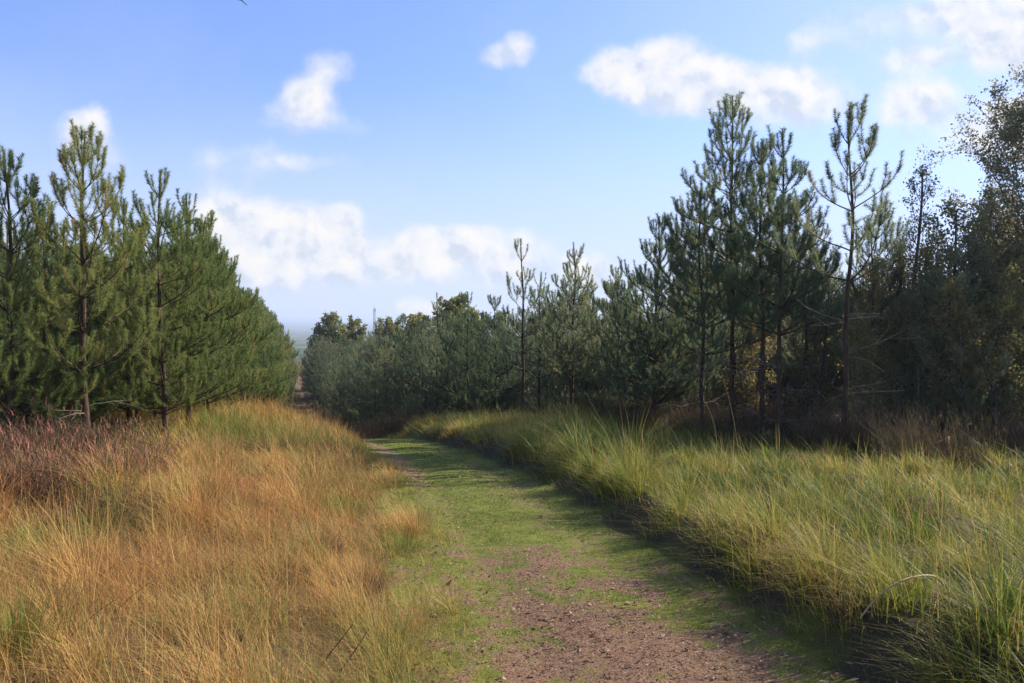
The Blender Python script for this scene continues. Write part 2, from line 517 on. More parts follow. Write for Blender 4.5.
# big tussocks, blades fanning out of each
x, y = keep_right(*scatter(1.22, 16, 2.2, 14, lambda d: 11 * min(1, (7 / d)) ** .7), 1.1)
tufts(bank, x, y, 120, lambda a, b: (.29 + .12 * (1 - sstep(1.4, 2.4, uof(a, b)))) * (.50 + .85 * fbm(a * 1.2, b * 1.2, 51)), .12, 1.5, .85, bw, t_bank, .35, PI * 1.05, 3, .20, .20, .30)
# looser grass between
x, y = keep_right(*scatter(1.34, 16, 2.2, 14, lambda d: 110 * min(1, (6 / d)) ** 1.1), 3.0)
tufts(bank, x, y, 3, lambda a, b: .17 * (.4 + fbm(a * 1.4, b * 1.4, 53)), .07, .8, .8, lambda d: .0045 * np.maximum(1, d / 6), t_bank, .2, PI, 3, .18, .3, .3)
x, y = keep_right(*scatter(1.3, 16, 14, 52, lambda d: 13 * (14 / d) ** 1.0), .3)
tufts(bank, x, y, 46, lambda a, b: .42 * (.5 + .9 * fbm(a * .7, b * .7, 51)), .18, 1.1, .7, bw, t_bank, .3, PI, 2, .18, .25, .28)
x, y = scatter(.92, 1.5, 2.2, 16, lambda d: 70 * min(1, (6 / d)) ** 1.1)
tufts(bank, x, y, 4, lambda a, b: .15 * (.4 + fbm(a * 1.8, b * 1.8, 54)), .06, .8, .9, lambda d: .0045 * np.maximum(1, d / 6), lambda a, b: .12 + 0 * a, .2, PI, 3, .15, .25, .3)
# dead blades hanging over the lip
x, y = scatter(1.22, 1.7, 2.4, 24, lambda d: 14 * min(1, (6 / d)) ** .6)
tufts(bank, x, y, 46, lambda a, b: .36 * (.6 + .8 * fbm(a * 1.3, b * 1.3, 58)), .08, .6, 1.0, lambda d: .0046 * np.maximum(1, d / 6), lambda a, b: t_bank(a, b) + .26, 1.2, PI * 1.02, 3, .2, .3, .3)
# long stems and bent straws
x, y = keep_right(*scatter(1.3, 16, 2.2, 30, lambda d: 26 * min(1, (6 / d)) ** 1.2), .6)
m = len(x)
blades(bank, np.stack([x, y, terrain(x, y)], -1), R.uniform(.3, .62, m), R.normal(PI, .9, m), np.clip(np.abs(R.normal(.5, .3, m)), .05, 1.1), .0042 * np.maximum(1, np.hypot(x, y) / 6), np.clip(R.normal(.8, .15, m), 0, 1), 4)
tag(link('bank_grass', bank.mesh('bank_grass'), M_BANK), 'thick arching green and straw grass on the bank right of the track', 'grass', kind='stuff')

# (the lip of the bank carries a thicker fringe that hangs over the cut)
# --- short turf on the track
turf = MB()
x, y = scatter(-1.2, 1.4, 2.4, 30, lambda d: 6500 * min(1, 5 / d) ** 1.5)
u = uof(x, y)
k = R.uniform(0, 1, len(x)) > bareness(u, y) * 1.25 + .12 + .95 * sstep(.75, 1.35, u + .5 * (fbm(x * 2, y * 2, 91) - .5))
x, y, u = x[k], y[k], u[k]
m = len(x)
d = np.hypot(x, y)
edge = sstep(.8, 1.4, np.abs(u))
hh = (.010 + .022 * fbm(x * 2.2, y * 2.2, 5) + .05 * edge * (u > 0)) * R.uniform(.6, 1.3, m)
blades(turf, np.stack([x, y, terrain(x, y)], -1), hh, R.uniform(0, 2 * PI, m), R.uniform(.3, .9, m), .0034 * np.maximum(1, d / 6),
       np.clip(.22 + .9 * (fbm(x * 1.1, y * 1.1, 8, 3) - .5) + .45 * (1 - sstep(-1.25, -.6, u)) - .2 * sstep(6, 10, y) + .25 * (1 - sstep(4, 7, y)) + R.normal(0, .14, m), 0, 1), 2)
tag(link('turf_grass', turf.mesh('turf_grass'), M_TURF), 'short green turf growing down the middle of the track', 'grass', kind='stuff')

# --- fallen leaves and bits of wood on the bare grit
lit = MB()
x, y = scatter(-1.35, 1.35, 2.6, 13, lambda d: 2600 * min(1, 5 / d) ** 1.6)
u = uof(x, y)
k = R.uniform(0, 1, len(x)) < .10 + .9 * bareness(u, y)
x, y = x[k], y[k]
m = len(x)
s = R.lognormal(-5.0, .45, m) * np.maximum(1, np.hypot(x, y) / 7)
an = R.uniform(0, 2 * PI, m)
ax = np.stack([np.cos(an), np.sin(an), R.normal(0, .3, m)], -1) * s[:, None]
bx = np.stack([-np.sin(an), np.cos(an), R.normal(0, .35, m)], -1) * (s * R.uniform(.25, .7, m))[:, None]
c = np.stack([x, y, terrain(x, y) + .016], -1)
V = np.stack([c - ax, c - bx * .9 + ax * .1, c + ax + np.array([0, 0, 1]) * (s * R.uniform(0, .5, m))[:, None], c + bx], 1)
base = np.arange(m)[:, None] * 4
lit.add(V.reshape(-1, 3), quads=base + np.arange(4)[None, :], tint=np.repeat(R.uniform(0, 1, m), 4))
tag(link('leaf_litter', lit.mesh('leaf_litter'), M_LITTER), 'fallen brown leaves and wood chips on the bare grit of the track', 'leaf litter', kind='stuff')


# ------------------------------------------------------------------ pines
def unit(v):
    return v / (np.linalg.norm(v) + 1e-9)


class PineGen:
    def __init__(self, seed, needle_w=.005, needle_n=230, needle_l=.108, sides=3):
        self.r = np.random.default_rng(seed)
        self.wood, self.dead, self.need = MB(), MB(), MB()
        self.nw, self.nn, self.nl, self.sides = needle_w, needle_n, needle_l, sides

    def needles(self, pts, dens=1.0, nl=None, spread=(26, 54), tint=.4):
        pts = np.asarray(pts)
        seg = np.diff(pts, axis=0)
        L = np.linalg.norm(seg, axis=1)
        tot = L.sum()
        n = max(5, int(tot * self.nn * dens))
        r = self.r
        nl = nl or self.nl
        i = r.choice(len(L), n, p=L / tot)
        f = r.uniform(0, 1, n)
        p = pts[i] + seg[i] * f[:, None]
        d = seg[i] / (L[i][:, None] + 1e-9)
        v = r.normal(0, 1, (n, 3))
        v -= d * (v * d).sum(1)[:, None]
        v /= np.linalg.norm(v, axis=1)[:, None] + 1e-9
        a = np.radians(r.uniform(spread[0], spread[1], n)) * getattr(self, 'sp', 1.0)
        nd = d * np.cos(a)[:, None] + v * np.sin(a)[:, None] + np.array([0, 0, .12])
        w = np.cross(nd, r.normal(0, 1, (n, 3)))
        w /= np.linalg.norm(w, axis=1)[:, None] + 1e-9
        ln = nl * r.uniform(.55, 1.2, n) * r.uniform(.8, 1.1)
        w *= self.nw * .5 * r.uniform(.7, 1.3, (n, 1))
        tip = p + nd * ln[:, None]
        V = np.stack([p - w, p + w, tip], 1)
        tn = np.clip(tint + r.normal(0, .13, n), 0, 1)
        tn = np.where(r.uniform(0, 1, n) < .03, 1.0, np.minimum(tn, .90))
        self.need.add(V.reshape(-1, 3), tris=np.arange(n * 3).reshape(-1, 3), tint=np.repeat(tn, 3))

    def axis(self, p0, d0, L, level, rad, up=.35, gap=.30, zone=.5, maxlev=2, dens=1.0, side_n=(2, 2), side_k=.52):
        r = self.r
        n = max(3, int(L / .11) + 1)
        pts = [p0]
        d = unit(d0)
        st = L / (n - 1)
        for k in range(n - 1):
            d = unit(d + np.array([0, 0, up * (.35 + 1.9 * (k / n) ** 1.6) * st / max(L, .25)]) + r.normal(0, .04, 3))
            pts.append(pts[-1] + d * st)
        pts = np.array(pts)
        self.wood.tube(pts, np.linspace(rad, max(.0035, rad * .35), n), self.sides)
        s = np.arange(n) * st
        z0 = max(0.0, L - zone)
        k0 = min(int(np.searchsorted(s, z0)), n - 2)
        ti = r.uniform(.18, .58) if r.uniform() > .07 else r.uniform(.8, .95)
        self.needles(pts[k0:], dens * .9, tint=ti)
        if level >= maxlev:
            if r.uniform() < .6: self.candles(pts[-1], d, 1, ti, dens)
            return
        pos = r.uniform(.6, 1.0) * gap
        while pos < L - .06:
            k = min(int(pos / st), n - 2)
            f = pos / st - k
            p = pts[k] * (1 - f) + pts[k + 1] * f
            dd = unit(pts[k + 1] - pts[k])
            hor = unit(np.cross(dd, np.array([0, 0, 1.0])))
            ns = r.integers(side_n[0], side_n[1] + 1)
            for q in range(ns):
                sgn = 1 if q % 2 == 0 else -1
                a = math.radians(r.uniform(38, 62))
                sd = dd * math.cos(a) + (hor * sgn + np.array([0, 0, r.uniform(-.15, .55)])) * math.sin(a)
                ll = ((L - pos) * side_k + .13) * r.uniform(.7, 1.2)
                if pos < L * .28: ll *= .6
                self.axis(p, sd, ll, level + 1, max(.004, rad * .45), up * 1.1, gap, min(zone, .42), maxlev, dens, side_n, side_k)
            pos += gap * r.uniform(.85, 1.2)
        self.candles(pts[-1], unit(pts[-1] - pts[-2]), 2 if level == 0 else 1, ti, dens)

    def candles(self, p, dd, n, ti, dens):
        r = self.r
        for q in range(n if r.uniform() < .6 else n + 1):
            sd = unit(dd * .45 + np.array([0, 0, r.uniform(.5, 1.1)]) + r.normal(0, .22, 3) * (0 if q == 0 else 1.6))
            L = r.uniform(.17, .34) * (1.0 if q == 0 else .75)
            a = p - sd * .03
            m = p + sd * L * .55 + r.normal(0, .012, 3)
            self.needles(np.array([a, m, p + sd * L]), dens * 1.75, nl=self.nl * .72, spread=(36, 70), tint=ti)


def make_pine(seed, H, crown=.25, base_r=None, wg=(.42, .62), nb=(4, 6), Lmax=1.5, Lk=.34, top_gap=.7, leader=.55, density=1.0, dead=True, up=.6,
              candles=0, nw=.0065, nn=380, maxlev=2, gap=.40, tipL=.34, skip=0.0, zone=.46, sides=6, lean=0.0, fork=False, spread=1.0):
    """H metres; crown = share of the height below which whorls are bare"""
    G = PineGen(seed, nw, nn)
    G.sp = spread
    r = G.r
    base_r = base_r or .0078 * H + .006
    n = 22
    zt = np.linspace(0, H, n)
    ph = r.uniform(0, 6, 4)
    tx = .035 * np.sin(zt * .9 + ph[0]) + .02 * np.sin(zt * 2.3 + ph[1]) + lean * (zt / H) ** 2
    ty_ = .035 * np.sin(zt * .8 + ph[2]) + .02 * np.sin(zt * 2.1 + ph[3])
    tx -= tx[0]; ty_ -= ty_[0]
    T = np.stack([tx, ty_, zt], -1)
    T[0, 2] = -.25
    rad = base_r * (1 - zt / H) ** .85 + .009
    rad[0] *= 1.35; rad[1] *= 1.06
    trunk = MB(); trunk.tube(T, rad, sides)

    def tp(z): return np.array([np.interp(z, zt, tx), np.interp(z, zt, ty_), z])
    # leader shoot
    G.needles(np.array([tp(H - leader), tp(H - leader * .5), tp(H)]), density * 1.9, nl=.085, spread=(30, 62), tint=.38)
    if fork:
        p = tp(H - leader - .1)
        G.axis(p, np.array([.28, .1, 1]), leader + .12, 2, .012, .2, dens=density * 1.3)
    zs = []
    z = H - leader
    g = top_gap
    while z > .35:
        zs.append(z); z -= g * r.uniform(.85, 1.15); g = r.uniform(*wg)
    for i, z in enumerate(zs):
        rem = H - z
        rot = r.uniform(0, 2 * PI)
        if z < crown * H:
            if not dead: continue
            for k in range(r.integers(3, 6)):
                a = rot + k * 2.1 + r.normal(0, .4)
                L = r.uniform(.35, 1.25)
                p = tp(z + r.uniform(-.08, .08))
                d = np.array([math.cos(a), math.sin(a), r.uniform(-.15, .45)])
                pts = [p]
                for q in range(4):
                    d = unit(d + r.normal(0, .16, 3) - np.array([0, 0, .05])); pts.append(pts[-1] + d * L / 4)
                G.dead.tube(np.array(pts), np.linspace(.009, .003, 5), 3)
                for q in range(3):
                    b = pts[r.integers(1, 4)]
                    e = b + (d + r.normal(0, .6, 3)) * r.uniform(.12, .3)
                    G.dead.tube(np.array([b, (b + e) / 2 + r.normal(0, .015, 3), e]), [.004, .0035, .002], 3)
            continue
        m = r.integers(nb[0], nb[1] + 1)
        for k in range(m):
            if r.uniform() < skip: continue
            a = rot + k * 2 * PI / m + r.normal(0, .22)
            L = min(Lmax, tipL + Lk * max(0, rem - leader)) * r.uniform(.78, 1.18)
            el = math.radians(np.interp(rem, [.4, 1.5, 4.0], [52, 30, 12]) + r.normal(0, 7))
            d = np.array([math.cos(a) * math.cos(el), math.sin(a) * math.cos(el), math.sin(el)])
            G.axis(tp(z + r.uniform(-.04, .04)), d, L, 0 if L > .42 else 1, .006 + .009 * L, up * (1.6 if rem < 1.6 else 1.0), gap, zone, maxlev, density)
    for k in range(candles):      # upright candles around the leader
        a = k * 2.4 + r.uniform(0, .5)
        G.axis(tp(H - leader * r.uniform(.75, 1.25)), np.array([math.cos(a), math.sin(a), 1.7]), r.uniform(.42, .6), 2, .011, 1.0, dens=density * 1.3, zone=.5)
    me = {'trunk': trunk.mesh('pine_trunk', True), 'branches': G.wood.mesh('pine_branches'), 'crown': G.need.mesh('pine_crown')}
    if G.dead.n: me['dead_branches'] = G.dead.mesh('pine_dead_branches')
    return me, H


def place_pine(proto, loc, rz, s, label, group, warm=False, cat='pine tree', name='pine_tree'):
    me, H = proto
    root = empty(name, loc, rz, s)
    tag(root, label, cat, group)
    for part, mesh in me.items():
        if not mesh.materials:
            mesh.materials.append({'trunk': M_BARK, 'branches': M_BARK, 'crown': M_NEEDLE, 'dead_branches': M_TWIG}[part])
        o = link(part, mesh, None, root)
        if part == 'crown' and warm:
            o.material_slots[0].link = 'OBJECT'
            o.material_slots[0].material = M_NEEDLE_WARM
    return root


def pine_at(proto, px, d, top, label, group=None, rz=None, warm=False, **kw):
    x, y, z = at_px(px, d)
    Hn = CAM_Z + (HZ - top) / F * d - z
    return place_pine(proto, (x, y, z), R.uniform(0, 6.28) if rz is None else rz, Hn / proto[1], label, group, warm, **kw)


GR = 'pines in front of the wood on the right'
GL = 'pines along the left side of the track'
used = []      # ground points taken by trees


def hero(px, d, top, label, group, proto=None, warm=False, rz=None, **kw):
    x, y, z = at_px(px, d)
    H = CAM_Z + (HZ - top) / F * d - z
    if proto is None:
        proto = make_pine(int(px * 7 + d), H, **kw)
    used.append((x, y))
    return pine_at(proto, px, d, top, label, group, rz, warm)


# proto pines that the crowd shares
P_FULL = [make_pine(100 + k, 5.4, crown=.05, nw=.010, nn=210, Lmax=1.75, Lk=.46, nb=(4, 6), gap=.33, zone=.75, sides=5, tipL=.36) for k in range(4)]
P_BARE = [make_pine(200 + k, 6.0, crown=.30, nw=.0095, nn=210, Lmax=1.4, Lk=.40, nb=(3, 5), gap=.38, zone=.55, sides=5, tipL=.34) for k in range(3)]
P_FAR = [make_pine(300 + k, 6.5, crown=.03, nw=.019, nn=85, Lmax=1.9, Lk=.48, nb=(4, 6), gap=.42, zone=.9, sides=4, dead=False, tipL=.4) for k in range(3)]
P_LOW = [make_pine(400 + k, 2.6, crown=.0, nw=.010, nn=140, Lmax=1.2, Lk=.5, nb=(4, 6), gap=.33, zone=.8, sides=4, dead=False, tipL=.36, leader=.4, top_gap=.45) for k in range(2)]
for _p in P_FULL + P_BARE + P_FAR + P_LOW:
    for _m in _p[0].values(): _m.use_fake_user = False

# --- right front
hero(843, 14.0, 117, 'tall sparse pine with a long bare dark trunk standing in the right bank grass', GR, crown=.48, Lmax=1.35, nb=(3, 4), wg=(.55, .75), top_gap=.62, leader=.5, fork=True, base_r=.046, tipL=.46, up=1.0, Lk=.46, gap=.58, spread=1.25, nn=430)
hero(779, 15.6, 130, 'full crowned pine with a crooked dark trunk beside the tall sparse pine', GR, crown=.30, Lmax=1.25, Lk=.36, nb=(4, 6), base_r=.046, spread=1.15)
hero(733, 17.5, 98, 'tallest airy pine on the right, its tip against the white cloud', GR, crown=.34, Lmax=1.5, Lk=.44, nb=(4, 5), top_gap=.46, leader=.5, up=.7, base_r=.052, spread=1.2)
hero(763, 16.8, 140, 'slim dense pine squeezed between the tallest airy pine and the crooked trunked one', GR, crown=.36, Lmax=1.1, Lk=.34, nb=(4, 6))
hero(703, 18.0, 190, 'lopsided pine with a wide low arm left of the tallest airy pine', GR, crown=.30, Lmax=1.55, Lk=.46, nb=(4, 5), tipL=.45)
hero(655, 20.0, 220, 'dense broad dark green pine left of the tall group on the right', GR, crown=.08, Lmax=1.7, Lk=.44, nb=(5, 7), nn=300, nw=.008, tipL=.4, zone=.7)
hero(572, 25.0, 243, 'full cone shaped pine with a spike tip right of the sparse topped one', GR, crown=.18, Lmax=1.6, Lk=.42, nb=(4, 6), nn=280, nw=.009, leader=.7, zone=.6)
hero(521, 26.0, 239, 'thin pine with a tall sparse top and a few upcurved arms by the track bend', GR, crown=.35, Lmax=1.2, Lk=.34, nb=(3, 4), top_gap=.8, leader=.75, wg=(.6, .8), nn=330, nw=.008, skip=.12, up=1.0, tipL=.46, gap=.55, spread=1.25)
hero(541, 28.0, 272, 'small crooked pine tucked between the thin pine and the spike tipped one', GR, crown=.25, nn=190, nw=.008, nb=(3, 5))
hero(495, 30.0, 297, 'low bushy pine left of the thin sparse topped pine', GR, proto=P_FULL[1])
hero(468, 34.0, 294, 'rounded grey green pine halfway along the right edge of the track', GR, proto=P_FULL[2])
hero(436, 37.0, 293, 'pine with a single bare spike rising above low neighbours near the track bend', GR, crown=.30, nn=160, nw=.011, leader=1.0, top_gap=.8, nb=(3, 4), Lk=.36, Lmax=1.3)
hero(620, 24.0, 268, 'short pine in the gap left of the dense broad dark pine', GR, proto=P_FULL[0])
hero(806, 19.0, 205, 'pine filling the gap behind the tall sparse pine', GR, proto=P_BARE[0])
hero(872, 18.5, 225, 'ragged pine just right of the tall sparse pine, half hidden by birches', GR, proto=P_BARE[1])

# --- left front
hero(87, 14.0, 134, 'tall pine on the left with a crown of upright candles against a small cloud', GL, crown=.20, Lmax=1.5, Lk=.44, nb=(4, 5), candles=2, leader=.55, base_r=.060, up=1.0, tipL=.46, top_gap=.46, wg=(.5, .7), spread=1.15, gap=.48, warm=True)
hero(164, 16.0, 171, 'slender pine with a thin leader, second from the candle topped pine', GL, crown=.05, Lmax=1.4, Lk=.46, nb=(4, 5), leader=.55, top_gap=.7, base_r=.045, warm=True)
hero(6, 13.6, 152, 'pine at the left edge of the view, nearly as tall as the candle topped one', GL, crown=.08, Lmax=1.5, Lk=.42, nb=(5, 6), warm=True, up=.9)
hero(44, 15.6, 205, 'shorter dark pine left of the candle topped pine', GL, crown=.06, Lmax=1.4, Lk=.44, nb=(4, 6), up=.9, warm=True)
hero(128, 16.8, 200, 'bushy pine between the candle topped pine and the slender one', GL, crown=.04, Lmax=1.5, Lk=.5, nb=(4, 6), nn=300, nw=.008, zone=.6, warm=True)
hero(188, 18.5, 195, 'broad olive green pine right behind the slender pine', GL, crown=.06, Lmax=1.6, Lk=.48, nb=(5, 6), nn=280, nw=.009, zone=.7, warm=True)
hero(207, 21.0, 224, 'olive pine with ragged outer twigs after the broad olive one', GL, proto=P_FULL[0], warm=True)
hero(222, 24.5, 252, 'rounded olive pine third in the sloping row after the broad olive one', GL, proto=P_FULL[3], warm=True)
hero(236, 29.0, 280, 'small pine with candle tips poking out of the sloping row on the left', GL, crown=.05, Lmax=1.5, Lk=.42, candles=4, nn=170, nw=.009, warm=True, leader=.7)
hero(247, 33.0, 290, 'pine with an upright tip two places beyond the small candle tipped one', GL, proto=P_FULL[1], warm=True)


# --- the crowd: rows behind the front trees
def free(x, y, dist):
    return all((x - a) ** 2 + (y - b) ** 2 > dist * dist for a, b in used)


SKY_R = ([300, 320, 350, 400, 436, 470, 500, 520, 560, 600, 640, 690, 740, 800, 850, 900, 960, 1030, 1200], [326, 322, 319, 317, 309, 304, 300, 296, 285, 286, 266, 245, 232, 238, 250, 255, 245, 235, 230])
SKY_L = ([-200, 0, 60, 130, 190, 215, 240, 265, 290, 300], [190, 205, 215, 232, 222, 246, 284, 308, 331, 334])


def crowd(n, pick, dist, sky, lo, hi, protos, label, group, warm=False, tries=40):
    k = 0
    for _ in range(n * tries):
        if k >= n: break
        x, y = pick()
        if abs(x) > .70 * y + 1.5 or not free(x, y, dist): continue
        z = tz(x, y)
        top = np.interp(512 + x / y * F, *sky)
        H = (CAM_Z + (HZ - top) / F * y - z) * random.uniform(lo, hi)
        if H < 1.5: continue
        used.append((x, y))
        p = random.choice(protos)
        place_pine(p, (x, y, z), random.uniform(0, 6.28), H / p[1], label, group, warm)
        k += 1
    return k


def pick_right():
    y = random.uniform(14, 50)
    return tree_line_right(y) + random.uniform(1.2, 9 + 5 * (y < 22)), y


n1 = crowd(56, pick_right, 1.4, SKY_R, .80, 1.0, P_FULL[:2] + P_BARE, 'one of the crowded young pines filling the dark wood behind the right bank', 'crowded pines of the dark wood on the right')


def pick_back():
    y = random.uniform(19, 34)
    return tree_line_right(y) + random.uniform(9.5, 13), y


n1 += crowd(14, pick_back, 1.6, SKY_R, .75, .9, P_FULL, 'one of the dense low branched pines closing the back of the right wood', 'dense pines at the back of the right wood')


def pick_left():
    y = random.uniform(14, 50)
    return tree_line_left(y) - random.uniform(.0, 8), y


n2 = crowd(36, pick_left, 1.3, SKY_L, .74, 1.0, P_FULL, 'one of the crowded olive pines packed behind the front row left of the track', 'crowded pines of the plantation on the left', True)


def pick_left_edge():
    y = random.uniform(17, 130)
    return tree_line_left(y) - random.uniform(-.7, .8), y


n3 = crowd(46, pick_left_edge, 1.2, SKY_L, .84, 1.02, P_FULL + P_FAR, 'one of the pines in the sloping edge row running away left of the track', 'pines in the sloping edge row left of the track', True)


def pick_far():
    y = 44 + 85 * random.random() ** 1.5
    return tree_line_right(y) + random.uniform(-.2, 15) * random.random(), y


n4 = crowd(58, pick_far, 2.0, SKY_R, .58, .84, P_FAR, 'one of the blue green pines in the wooded dip right of the far track', 'pines in the wooded dip right of the far track')


def pick_low():
    if random.random() < .4:
        y = random.uniform(17, 48)
        return tree_line_right(y) + random.uniform(.5, 5), y
    y = random.uniform(13.5, 24)
    return tree_line_left(y) - random.uniform(-.2, 2.5), y


for _ in range(22):
    y = random.uniform(50, 115)
    x = float(xc(y)) + random.uniform(1.7, 3.2)
    if not free(x, y, .7): continue
    used.append((x, y))
    p = random.choice(P_LOW)
    place_pine(p, (x, y, tz(x, y)), random.uniform(0, 6.28), random.uniform(.8, 1.4), 'one of the short dark pines crowding the right edge of the far track', 'short pines along the far track')

n5 = 0
for _ in range(900):
    if n5 >= 40: break
    x, y = pick_low()
    if abs(x) > .68 * y or not free(x, y, .8): continue
    used.append((x, y)); n5 += 1
    p = random.choice(P_LOW)
    place_pine(p, (x, y, tz(x, y)), random.uniform(0, 6.28), random.uniform(.6, 1.05), 'one of the low sapling pines growing between the taller trunks', 'low sapling pines under the taller ones', x < -6)


# ------------------------------------------------------------------ broadleaved trees
def make_broad(seed, H, width=.28, leaves=5000, leaf=.05, stems=1, crown0=.15, limbs=22, base_r=None, tint=(.5, .25), twigs=6, rise=.9, sub=3, widest=.35):
    """one or more slender stems, limbs all the way up, twigs, twiglets and leaves along them"""
    r = np.random.default_rng(seed)
    wood, trunk, lv = MB(), MB(), MB()
    tips = []
    base_r = base_r or .010 * H + .008

    def limb(mb, p, d, L, rad, n, sides, rs=.10, wob=.11):
        pts = [p]
        for k in range(n - 1):
            d = unit(d + r.normal(0, wob, 3) + np.array([0, 0, rs]))
            pts.append(pts[-1] + d * L / (n - 1))
        pts = np.array(pts)
        if mb is trunk:      # the stem ends above its foot
            f = ((pts[:, 2] - pts[0, 2]) / (pts[-1, 2] - pts[0, 2]))[:, None]
            pts[:, :2] -= (pts[-1, :2] - pts[0, :2] * 2.2) * f * .8
        mb.tube(pts, np.linspace(rad, max(.0025, rad * .3), n), sides)
        return pts

    def on(pts, f):
        i = f * (len(pts) - 1); k = min(int(i), len(pts) - 2)
        return pts[k] + (pts[k + 1] - pts[k]) * (i - k), unit(pts[k + 1] - pts[k])
    for s_ in range(stems):
        a = s_ * 2.4 + .4
        off = np.array([math.cos(a), math.sin(a), 0]) * (.14 if stems > 1 else 0)
        Hs = H * (1.0 if s_ == 0 else r.uniform(.72, .95))
        T = limb(trunk, off + np.array([0, 0, -.2]), np.array([off[0] * .9, off[1] * .9, 1.0]), Hs, base_r, 12, 7, .12, .05)
        for q in range(limbs):
            f = crown0 + (.98 - crown0) * (q + r.uniform(0, 1)) / limbs
            b, dd = on(T, f)
            a = q * 2.4 + r.uniform(-.5, .5)
            t_ = (f - crown0) / (1 - crown0)
            prof = np.interp(t_, [0, widest, .75, 1], [.7, 1.0, .62, .20])
            ll = H * width * prof * r.uniform(.75, 1.2)
            d1 = unit(dd * rise + np.array([math.cos(a), math.sin(a), 0]) * np.interp(t_, [0, 1], [1.0, .55]))
            P = limb(wood, b, d1, ll, max(.006, base_r * .34 * (1 - .6 * f)), 6, 4)
            tips.append(P[3:])
            for w_ in range(twigs):
                b2, d2 = on(P, r.uniform(.18, 1.0))
                d3 = unit(d2 * .8 + r.normal(0, .55, 3) + np.array([0, 0, .2]))
                Q = limb(wood, b2, d3, ll * r.uniform(.25, .5), .005, 5, 3)
                tips.append(Q)
                for v_ in range(sub):
                    b3, d4 = on(Q, r.uniform(.3, 1.0))
                    tips.append(limb(wood, b3, unit(d4 * .7 + r.normal(0, .6, 3)), ll * r.uniform(.10, .22), .003, 4, 3))
    ti = r.integers(0, len(tips), leaves)
    P = np.stack([tips[i][r.integers(0, len(tips[i]))] for i in ti])
    P = P + r.normal(0, .05 + .4 * leaf, (leaves, 3))
    n1_ = r.normal(0, 1, (leaves, 3)); n1_ /= np.linalg.norm(n1_, axis=1)[:, None]
    n2_ = np.cross(n1_, r.normal(0, 1, (leaves, 3))); n2_ /= np.linalg.norm(n2_, axis=1)[:, None]
    s = leaf * r.uniform(.6, 1.2, leaves)[:, None]
    V = np.stack([P - n1_ * s * .6, P - n2_ * s * .42, P + n1_ * s * .65, P + n2_ * s * .42], 1)
    clump = r.uniform(-.2, .2, len(tips))[ti]
    tn = np.clip(tint[0] + clump + r.normal(0, tint[1], leaves), 0, 1)
    lv.add(V.reshape(-1, 3), quads=np.arange(leaves * 4).reshape(-1, 4), tint=np.repeat(tn, 4))
    return {'trunk': trunk.mesh('broad_trunk', True), 'branches': wood.mesh('broad_branches'), 'crown': lv.mesh('broad_crown')}, H


def place_broad(proto, loc, rz, s, label, group, leafmat, name='birch_tree', cat='birch tree'):
    me, H = proto
    root = empty(name, loc, rz, s)
    tag(root, label, cat, group)
    for part, mesh in me.items():
        if not mesh.materials: mesh.materials.append(M_BIRCH_BARK if part != 'crown' else leafmat)
        o = link(part, mesh, None, root)
        if part == 'crown':
            o.material_slots[0].link = 'OBJECT'; o.material_slots[0].material = leafmat
    return root


def broad_at(proto, px, d, top, label, group, leafmat, **kw):
    x, y, z = at_px(px, d)
    used.append((x, y))
    return place_broad(proto, (x, y, z), random.uniform(0, 6), (CAM_Z + (HZ - top) / F * d - z) / proto[1], label, group, leafmat, **kw)


B_BIG = make_broad(1, 9, .36, 95000, .058, 3, .05, 34, widest=.25, rise=.75)
B_BIG2 = make_broad(2, 7, .26, 28000, .065, 3, .06, 22)
B_THIN = make_broad(3, 6.5, .17, 5600, .050, 2, .28, 20, rise=1.3)
B_SAP = [make_broad(4 + k, 4.5, .26, 5200, .058, 2, .08, 16) for k in range(2)]
B_FAR = [make_broad(8 + k, 8, .38, 15000, .22, 3, .06, 18, twigs=4, sub=1, widest=.5) for k in range(3)]
GB = 'birches among the pines on the right'
broad_at(B_BIG, 1078, 18.0, 52, 'big dark leaved birch cut off by the right edge of the view', GB, M_BIRCH_LEAF)
broad_at(B_BIG2, 995, 20.0, 190, 'dark brownish birch leaning against the big dark birch', GB, M_BIRCH_LEAF)
broad_at(B_THIN, 906, 18.0, 166, 'thin half bare birch with see-through top right of the tall sparse pine', GB, M_BIRCH_LEAF)
broad_at(B_SAP[0], 936, 18, 200, 'yellowing bushy birch between the thin half bare birch and the dark ones', GB, M_YELLOW_LEAF)
for px, d, top in ((884, 16.5, 262), (914, 15.6, 285), (957, 15.4, 275), (1008, 15.2, 262), (868, 19, 255), (940, 16.5, 238), (1035, 16, 240), (980, 17, 230), (1060, 19, 190), (815, 18, 270), (750, 21, 275), (690, 23, 280), (790, 24, 262), (900, 24, 250), (640, 27, 300), (860, 15.4, 310), (930, 20, 262)):
    broad_at(random.choice(B_SAP), px, d, top, 'one of the low brown leaved birch saplings among the trunks of the right wood', 'birch saplings on the right', M_YELLOW_LEAF if random.random() < .55 else M_BIRCH_LEAF)
GF = 'broadleaved trees at the far end of the track'
